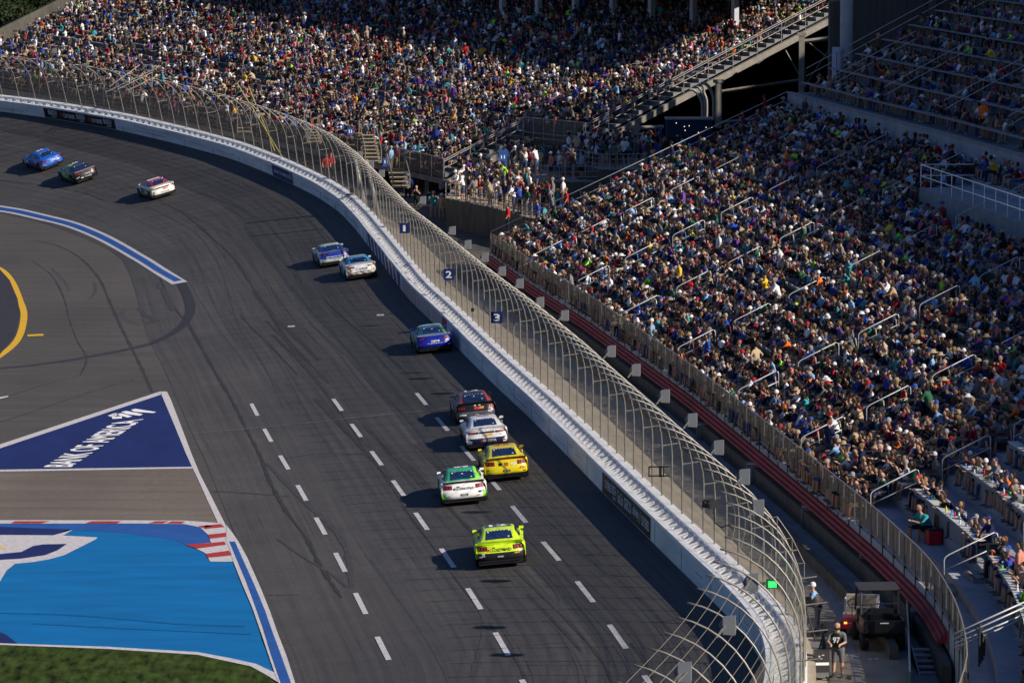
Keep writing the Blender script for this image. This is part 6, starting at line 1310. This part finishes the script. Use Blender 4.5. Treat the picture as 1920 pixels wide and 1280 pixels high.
c = make_car(dict(cols=[W_, (.012, .02, .07), (.45, .03, .03), (.55, .22, .12)], body=lambda x, y, z: 1 if z < .3 else (3 if (y > .3 and z < .6) else 0), rear=lambda x, z: 1 if (z < .56 and abs(x) < .66 + (z - .3) * .5) else 0, roof=lambda x, y, z: 2 if (-.35 < y < -.1 and abs(x) < .40) else 0, tail='slim', spoiler=paint(W_), deck=0,
                  text=[('r', 'TOYOTA', -.22, .40, .39, .52, G_), ('r', '54', .58, .72, .65, .72, M['letter_red']), ('s', '54', .7, -.3, .40, .8, M['letter_gold'])], plates=[(-.12, .26, .635, .75, 'letter_gold'), (.02, .25, .70, .745, 'letter_red'), (-.30, -.24, .42, .48, 'letter_red'), (-.35, .35, .785, .86, 'black')]),
             'white race car with dark blue lower bumper reading TOYOTA'); put_car(c, 913, 838, 4.6); cars.append(c)
c = make_car(dict(cols=[(.022, .022, .026), K_, (.45, .05, .03), (.10, .10, .11), (.5, .2, .1)], body=lambda x, y, z: 3 if z < .5 else (4 if (y < -1.9 and z < .6) else 0), rear=lambda x, z: 3 if z < .64 else 1, roof=lambda x, y, z: 2 if (abs(x) > .55 and y < -.2) else (3 if -.3 < y < .2 else 0), tail='triple', dots=4,
                  text=[pt, ('r', '14', .58, .72, .52, .64, G_), ('f', '14', -.30, .1, -.35, .35, G_), ('s', '14', .7, -.3, .40, .8, G_)], plates=plate + [(-.10, .34, .72, .84, 'letter_red'), (.12, .36, .75, .84, 'letter_gold'), (.56, .76, .70, .86, 'letter'), (-.82, -.50, .46, .53, 'letter'), (-.1, .0, .885, .925, 'letter'), (.12, .22, .885, .925, 'letter')]),
             'black race car with red window pillars, ahead of the white TOYOTA car'); put_car(c, 893, 790, 5.2); cars.append(c)
c = make_car(dict(cols=[(.006, .016, .33), K_, (.10, .42, .06), (.35, .55, .60), (.01, .12, .20)], body=lambda x, y, z: 2 if (x < 0 and (y + z * 2) % .7 < .30) else (4 if z < .5 else 0), rear=lambda x, z: 1 if z < .34 else 0, roof=lambda x, y, z: 3 if (-.4 < y < .25) else (4 if x < .5 else 2), tail='wide', spoiler=paint((.55, .57, .75)),
                  text=[('r', 'zone', -.20, .28, .62, .72, G_), ('r', 'CAMARO', -.40, .42, .53, .585, G_), ('s', '77', .7, -.3, .40, .8, G_)], plates=[(-.06, .04, .62, .70, 'letter_green'), (.60, .68, .64, .71, 'letter')], dots=4),
             'dark blue race car with green side stripes, closest to the wall'); put_car(c, 814, 658, 6.4); cars.append(c)
c = make_car(dict(cols=[W_, (.04, .30, .62), (.50, .55, .35), (.30, .05, .05), (.50, .62, .55), K_], body=lambda x, y, z: [0, 4, 2, 0, 1][int(abs(y * 3.1 + z * 4)) % 5] if z < .72 else 0, rear=lambda x, z: (5 if z < .34 else ([2, 3, 4, 0][int(abs(x * 9 + z * 11)) % 4] if (z < .50 or abs(x) > .62) else 0)), roof=lambda x, y, z: (2 if (-.4 < y < .3 and abs(x) < .5) else 1), tail='wide', spoiler=paint((.66, .62, .60)),
                  text=[('r', 'Cirkul', -.34, .38, .62, .76, M['letter_blue']), ('r', 'CAMARO', -.38, .44, .50, .56, BK), ('s', '42', .7, -.3, .40, .8, M['letter_blue'])], plates=[]),
             'multicoloured white race car with light blue pillars and yellow roof reading Cirkul'); put_car(c, 677, 521, 8.4); cars.append(c)
c = make_car(dict(cols=[(.50, .60, .55), (.008, .03, .36), (.30, .50, .12), (.62, .64, .62), K_], body=lambda x, y, z: 3 if (y < -1.5) else (1 if (-.6 < y < .2 and z < .8) else 0), rear=lambda x, z: 4 if z < .34 else (3 if z < .58 else 1), roof=lambda x, y, z: (2 if (-.45 < y < .3 and abs(x) < .52) else (3 if y > -.8 else 1)), tail='wide', spoiler=paint((.10, .20, .22)), net=True,
                  text=[('r', 'freeway.com', -.46, .52, .62, .71, G_), ('r', 'CAMARO', -.34, .42, .505, .555, BK), ('s', '16', .7, -.3, .40, .8, M['letter_blue'])], plates=[(-.56, -.47, .62, .72, 'letter_green'), (.62, .76, .66, .74, 'screen_grey')]),
             'blue and white race car reading freeway.com, left of the multicoloured car'); put_car(c, 627, 497, 9.8); cars.append(c)
c = make_car(dict(cols=[(.74, .76, .68), (.42, .02, .05), (.55, .42, .02), (.25, .5, .2), K_, (.45, .28, .16)], body=lambda x, y, z: (2 if .1 < y < .7 and z < .75 else (5 if z < .36 else (3 if (y < -.2 and z > .62 and z < .75) else 0))) if x < 0 else 0, rear=lambda x, z: 4 if z < .34 else (5 if (z < .52 and abs(x) > .78) else 0), roof=lambda x, y, z: 1 if not (-.5 < y < .2 and abs(x) < .5) else 0, tail='slim', spoiler=paint((.60, .58, .50)), net=True,
                  text=[('r', 'TOYOTA', -.3, .42, .44, .52, BK), ('s', '20', .75, -.2, .42, .82, M['letter_blue'])], plates=[(-.08, .40, .64, .76, 'letter_red'), (-.05, .37, .66, .74, 'letter'), (-.50, .52, .78, .87, 'black')]),
             'cream race car with a red roof, alone in the middle of the turn'); put_car(c, 304, 368, 21.5); cars.append(c)
c = make_car(dict(cols=[K_, (.04, .28, .05), (.22, .5, .04), (.02, .02, .05), (.40, .38, .35)], body=lambda x, y, z: ([1, 2, 0][int(abs(y * 4 + z * 5)) % 3] if (x < 0 and -.9 < y < 2.2) else 0), rear=lambda x, z: 0, roof=lambda x, y, z: (2 if (x < -.4 and y > -.6) else 3), tail='slim', spoiler=paint((.35, .30, .28)), net=True,
                  text=[('r', 'TOYOTA', -.22, .40, .42, .52, G_), ('s', '45', .80, -.25, .40, .84, G_), ('f', '45', -.3, .1, -.3, .3, G_)], plates=[(-.5, -.3, .44, .50, 'letter'), (-.10, .35, .66, .70, 'screen_grey'), (.5, .6, .72, .8, 'letter')]),
             'black race car with green side and number 45, middle of the three in the turn'); put_car(c, 158, 338, 25.0); cars.append(c)
BL = (.012, .11, .50)
c = make_car(dict(cols=[BL, (.03, .02, .18), (.5, .04, .05), K_, (.62, .34, .05)], body=lambda x, y, z: (1 if (x < 0 and .4 < y < 2.0 and z < .75) else (2 if (x < 0 and z < .42 and -1.0 < y < 0) else (4 if (x < 0 and y < -1.8 and z < .6) else 0))), rear=lambda x, z: 3 if z < .33 else 0, roof=lambda x, y, z: 0, tail='triple', spoiler=paint(BL),
                  text=[('r', 'LEAN', -.18, .22, .68, .80, G_), ('s', '34', 1.5, .55, .40, .80, G_), ('s', 'mo', -.7, -1.35, .60, .84, G_), ('f', '34', -.3, .1, -.3, .3, G_)], plates=[(-.16, .2, .60, .655, 'screen_grey')]),
             'bright blue race car leading at the far left of the turn'); put_car(c, 94, 313, 28.5); cars.append(c)
# ================================================================== walkway: vehicles, camera crew, cases
def on_walk(px, py): return on_z(px, py, 1.515)
P_ = on_walk(1657, 1222); root = empty('utility_cart', P_ + [0, .2, 0], (0, 0, R(3))); tag(root, 'black two-seat utility cart with roof, seen from behind on the walkway', 'utility cart')
DK = M['black_gloss']
MB().box((0, .35, .70), (1.42, 1.15, .10)).box((-.68, .35, .90), (.06, 1.15, .34)).box((.68, .35, .90), (.06, 1.15, .34)).box((0, -.20, .90), (1.42, .06, .36)).box((0, .92, .95), (1.42, .06, .30)).build('cargo_bed', DK, root)
MB().box((0, 1.35, .55), (1.30, 2.2, .22)).box((0, 2.5, .75), (1.25, .55, .42), taper=.9).box((0, 2.15, .98), (1.25, .2, .22)).build('chassis', M['black'], root)
MB().box((0, 1.32, .78), (1.2, .5, .16)).box((0, 1.10, 1.02), (1.2, .14, .45), rx=R(-8)).build('seat', M['black'], root)
mb = MB()
for sx in (-.64, .64): mb.tube([(sx, .98, .9), (sx, 1.02, 1.92), (sx, 2.15, 1.92), (sx, 2.45, 1.0)], .035, 6)
mb.tube([(-.64, 1.0, 1.45), (.64, 1.0, 1.45)], .025, 6); mb.build('roll_cage', M['frame_dark'], root)
MB().box((0, 1.6, 1.96), (1.40, 1.35, .06)).build('roof', M['frame_dark'], root)
mb = MB(); mb.tube([(-.30 + .17 * math.cos(a), 1.92 + .05 * math.sin(a), 1.14 + .17 * math.sin(a)) for a in np.linspace(0, 2 * math.pi, 15)], .018, 5); mb.tube([(-.30, 1.92, 1.14), (-.30, 2.1, .95)], .02, 5); mb.build('steering_wheel', M['brace'], root)
mb = MB(); random.seed(5)
for k in range(9): mb.box((random.uniform(-.5, .5), random.uniform(0, .75), .80), (random.uniform(.12, .35), random.uniform(.1, .3), random.uniform(.08, .2)), random.uniform(0, 1))
mb.build('gear_pile', M['frame_dark'], root); MB().box((.02, .25, .90), (.36, .3, .08), .3).build('gear_bag', mat('olive_canvas', (.20, .20, .05), .9, noise=.2), root)
MB().box((0, -.235, 1.0), (.30, .01, .035)).build('badge', M['letter'], root)
for sx in (-1, 1):
    for y in (.25, 2.35): b = MB(); b.lathe([(.12, -.13), (.27, -.13), (.30, -.09), (.30, .09), (.27, .13), (.12, .13), (.12, -.13)], 18, Matrix.Translation((sx * .62, y, .30)) @ rotX); b.build('wheel', M['tyre'], root, smooth=True)
P_ = on_walk(1611, 1192); root = empty('golf_cart', P_ + [0, .3, 0], (0, 0, R(-8))); tag(root, 'white and red golf cart without a roof, parked behind the black cart', 'golf cart')
MB().box((0, .0, .45), (1.15, 1.05, .34), taper=.92).build('front_cowl', M['red_body'], root); MB().box((0, 1.3, .48), (1.15, 1.6, .36)).box((-.55, 1.9, .82), (.06, 1.2, .35)).box((.55, 1.9, .82), (.06, 1.2, .35)).box((0, 2.5, .82), (1.15, .06, .35)).build('body_tub', M['white_body'], root)
MB().box((0, 1.0, .74), (1.05, .5, .14)).build('seat', M['beige'], root); MB().box((-.24, 1.28, 1.02), (.50, .12, .36), rx=R(8)).box((.28, 1.28, 1.02), (.46, .12, .36), rx=R(8)).build('backrest', M['beige'], root)
MB().box((-.42, -.54, .50), (.10, .02, .06)).build('marker_lamp', M['amber'], root); MB().box((-.22, -.54, .49), (.2, .02, .05)).build('number_plate', M['screen_grey'], root)
mb = MB(); mb.tube([(-.25 + .16 * math.cos(a), .52, 1.0 + .16 * math.sin(a)) for a in np.linspace(0, 2 * math.pi, 13)], .016, 5); mb.tube([(-.25, .52, 1.0), (-.25, .3, .62)], .02, 5); mb.build('steering_wheel', M['black'], root)
for sx in (-1, 1):
    for y in (.1, 2.0): b = MB(); b.lathe([(.0, -.09), (.22, -.09), (.24, -.06), (.24, .06), (.22, .09), (.0, .09)], 16, Matrix.Translation((sx * .52, y, .24)) @ rotX); b.build('wheel', M['tyre'], root, smooth=True)
# camera operators
def rel_eyes(o, d):
    caps, head = pose(d['pose']); mb = MB()
    for s in (-1, 1): mb.box((s * .035 * d['scale'], (head[1] + .095) * d['scale'], (head[2] + .015) * d['scale']), (.022, .012, .010))
    mb.build('eyes', M['black'], o); MB().box((0, (head[1] + .098) * d['scale'], (head[2] - .055) * d['scale']), (.05, .012, .012)).build('mouth', M['red_step'], o)
d1 = mk('charcoal', 'grey', 'short', 'dark', 'stand_rail', True, 1.03, 1.12, skin=5); d1['shirt'] = ('grey', (.11, .12, .12), 1); P1 = on_walk(1571, 1268)
o1 = person_obj(P1, R(165), d1, 'bearded camera operator in a grey shirt and numbered black vest standing at his camera', 'camera crew'); rel_eyes(o1, d1)
def vest(o, col, num=None):
    mb = MB(); V = []
    for z, rx_, ry_ in ((1.02, .215, .195), (1.22, .222, .20), (1.40, .225, .195), (1.50, .15, .15)):
        for k in range(14): a = 2 * math.pi * k / 14; V.append((rx_ * math.cos(a), .03 + (z - 1) * .20 + ry_ * math.sin(a), z))
    mb.add(V, [(r * 14 + k, r * 14 + (k + 1) % 14, (r + 1) * 14 + (k + 1) % 14, (r + 1) * 14 + k) for r in range(3) for k in range(14)]); mb.build('vest', M[col], o, smooth=True)
    if num: text_map('number', num, lambda a, b: ((.5 - a) * .24, .315, 1.18 + .20 * b), M['letter'], o, .03)
vest(o1, 'black', '97')
MB().lathe([(.055, -.115), (.098, -.07), (.100, -.02)], 12, Matrix.Translation((0, .17 + .02, 1.71))).build('beard', M['bark'], o1)
P2 = on_walk(1533, 1192); d2 = mk('light blue', 'grey', 'cap', 'white', 'stand_rail', False, 1.05, 1.12, skin=1); o2 = person_obj(P2, R(80), d2, 'camera operator in a pale shirt and dark vest bending to a camera at the fence', 'camera crew'); vest(o2, 'frame_dark'); rel_eyes(o2, d2)
def tv_camera(P_, yaw, lab, hgt=1.55):
    root = empty('tv_camera', P_, (0, 0, yaw)); tag(root, lab, 'camera', 'broadcast cameras on tripods')
    mb = MB(); mb.box((0, 0, hgt), (.20, .50, .24)).box((0, -.05, hgt + .17), (.06, .3, .08)).box((.16, -.12, hgt + .04), (.12, .14, .12)); mb.build('camera_body', M['black'], root)
    MB().tube([(0, .22, hgt), (0, .52, hgt)], [.10, .12], 12).build('lens', M['black_gloss'], root)
    for k in range(3): a = 2.1 * k + .6; MB().tube([(0, 0, hgt - .15), (math.cos(a) * .38, math.sin(a) * .38, 0)], .028, 5).build('leg', M['frame_dark'], root)
    MB().tube([(0, 0, hgt - .15), (0, 0, .6)], .04, 6).build('column', M['frame_dark'], root); MB().tube([(.05, -.2, hgt - .1), (.1, -.6, hgt - .25)], .015, 5).build('pan_handle', M['black'], root)
tv_camera(on_walk(1543, 1266), R(150), 'black broadcast camera on a thin tripod beside the bearded operator'); tv_camera(on_walk(1510, 1205), R(75), 'black broadcast camera at the fence held by the pale shirt operator', 1.4)
P_ = on_walk(1541, 1276); root = empty('equipment_case', P_ + [0, .3, 0], (0, 0, R(5))); tag(root, 'black wheeled equipment case with a white stripe on the walkway', 'case')
MB().box((0, 0, .62), (.48, .40, .70)).build('case_body', M['frame_dark'], root); MB().box((0, -.203, .55), (.44, .01, .09)).build('white_stripe', M['letter'], root); MB().box((0, 0, .20), (.46, .38, .16)).build('drawer', M['grey_box'], root)
MB().box((-.1, -.205, .80), (.06, .01, .05)).box((.02, -.205, .84), (.08, .01, .03)).box((-.03, -.205, .72), (.05, .01, .03)).build('stickers', M['screen_grey'], root)
for sx in (-.2, .2):
    for sy in (-.16, .16): MB().lathe([(0, -.03), (.06, -.03), (.06, .03), (0, .03)], 10, Matrix.Translation((sx, sy, .06)) @ rotX).build('wheel', M['tyre'], root)
P_ = on_walk(1535, 1212); root = empty('folded_sheets', P_, (0, 0, R(-12))); tag(root, 'pile of pale folded boards lying on the walkway between the camera operators', 'boards')
for k in range(5): MB().box((.04 * k, .12 * k - .2, .03 + .02 * k), (.85, .16, .02), R(3 * k)).build('board', M['grey_box'], root)
P_ = on_walk(1590, 1268); mb = MB(); mb.tube([(0, 0, .02), (.06, -.5, .03)], .025, 6); o = mb.build('baton', M['black']); o.location = tuple(P_); tag(o, 'short black stick lying beside the bearded operator', 'stick')
P_ = on_walk(1637, 1236); mb = MB(); random.seed(4)
for k in range(5): mb.box((random.uniform(-.15, .15), random.uniform(-.1, .1), .02), (.12, .08, .02), random.uniform(0, 3))
o = mb.build('litter', M['letter']); o.location = tuple(P_); tag(o, 'scrap of white litter on the walkway in front of the carts', 'litter')
# thin wire frame standing behind the fence
root = empty('wire_frame', at_depth(1480, 1000, 139)); tag(root, 'thin pale wire frame sticking out from the back of the fence', 'frame'); L = np.array(root.location)
for (x0, y0, x1, y1) in [(1440, 972, 1457, 968), (1457, 968, 1485, 1008), (1485, 1008, 1508, 1055), (1508, 1055, 1482, 1058), (1457, 968, 1457, 1000), (1485, 1008, 1485, 1045), (1508, 1055, 1508, 1085), (1462, 1012, 1485, 1008)]:
    MB().tube([at_depth(x0, y0, 139) - L, at_depth(x1, y1, 139) - L], .014, 4).build('bar', M['galv'], root)
# black speaker box and bushy plant among the counters
p = F.at(F.s_at_y(143.2), 2.0); p[2] = wz(1.8) + .77 + .0; root = empty('speaker_box', p, (0, 0, R(10))); tag(root, 'black box speaker standing on the counter near the lower right corner', 'loudspeaker'); MB().box((0, 0, .18), (.42, .32, .36)).build('cabinet', M['black'], root); MB().box((0, -.165, .18), (.36, .01, .30)).build('grille', M['frame_dark'], root)
p = F.at(F.s_at_y(133.5), 2.0); p[2] = wz(1.8) + .77; root = empty('potted_plant', p); tag(root, 'small bushy green plant on the counter at the lower right corner', 'plant'); rr = np.random.default_rng(9); n = 350
c_ = rr.normal(0, 1, (n, 3)); c_ /= np.linalg.norm(c_, axis=1)[:, None]; c_ = c_ * rr.uniform(.05, .17, (n, 1)) + [0, 0, .22]; A = rr.normal(0, .04, (n, 3)); B = rr.normal(0, .03, (n, 3))
mesh_obj('leaves', np.stack([c_ - A, c_ + B, c_ + A, c_ - B], 1).reshape(-1, 3), np.arange(4 * n).reshape(n, 4), mat('bright_leaves', (.06, .22, .02), .7), root); MB().lathe([(0, 0), (.08, 0), (.10, .12), (.09, .12)], 12).build('pot', M['frame_dark'], root)
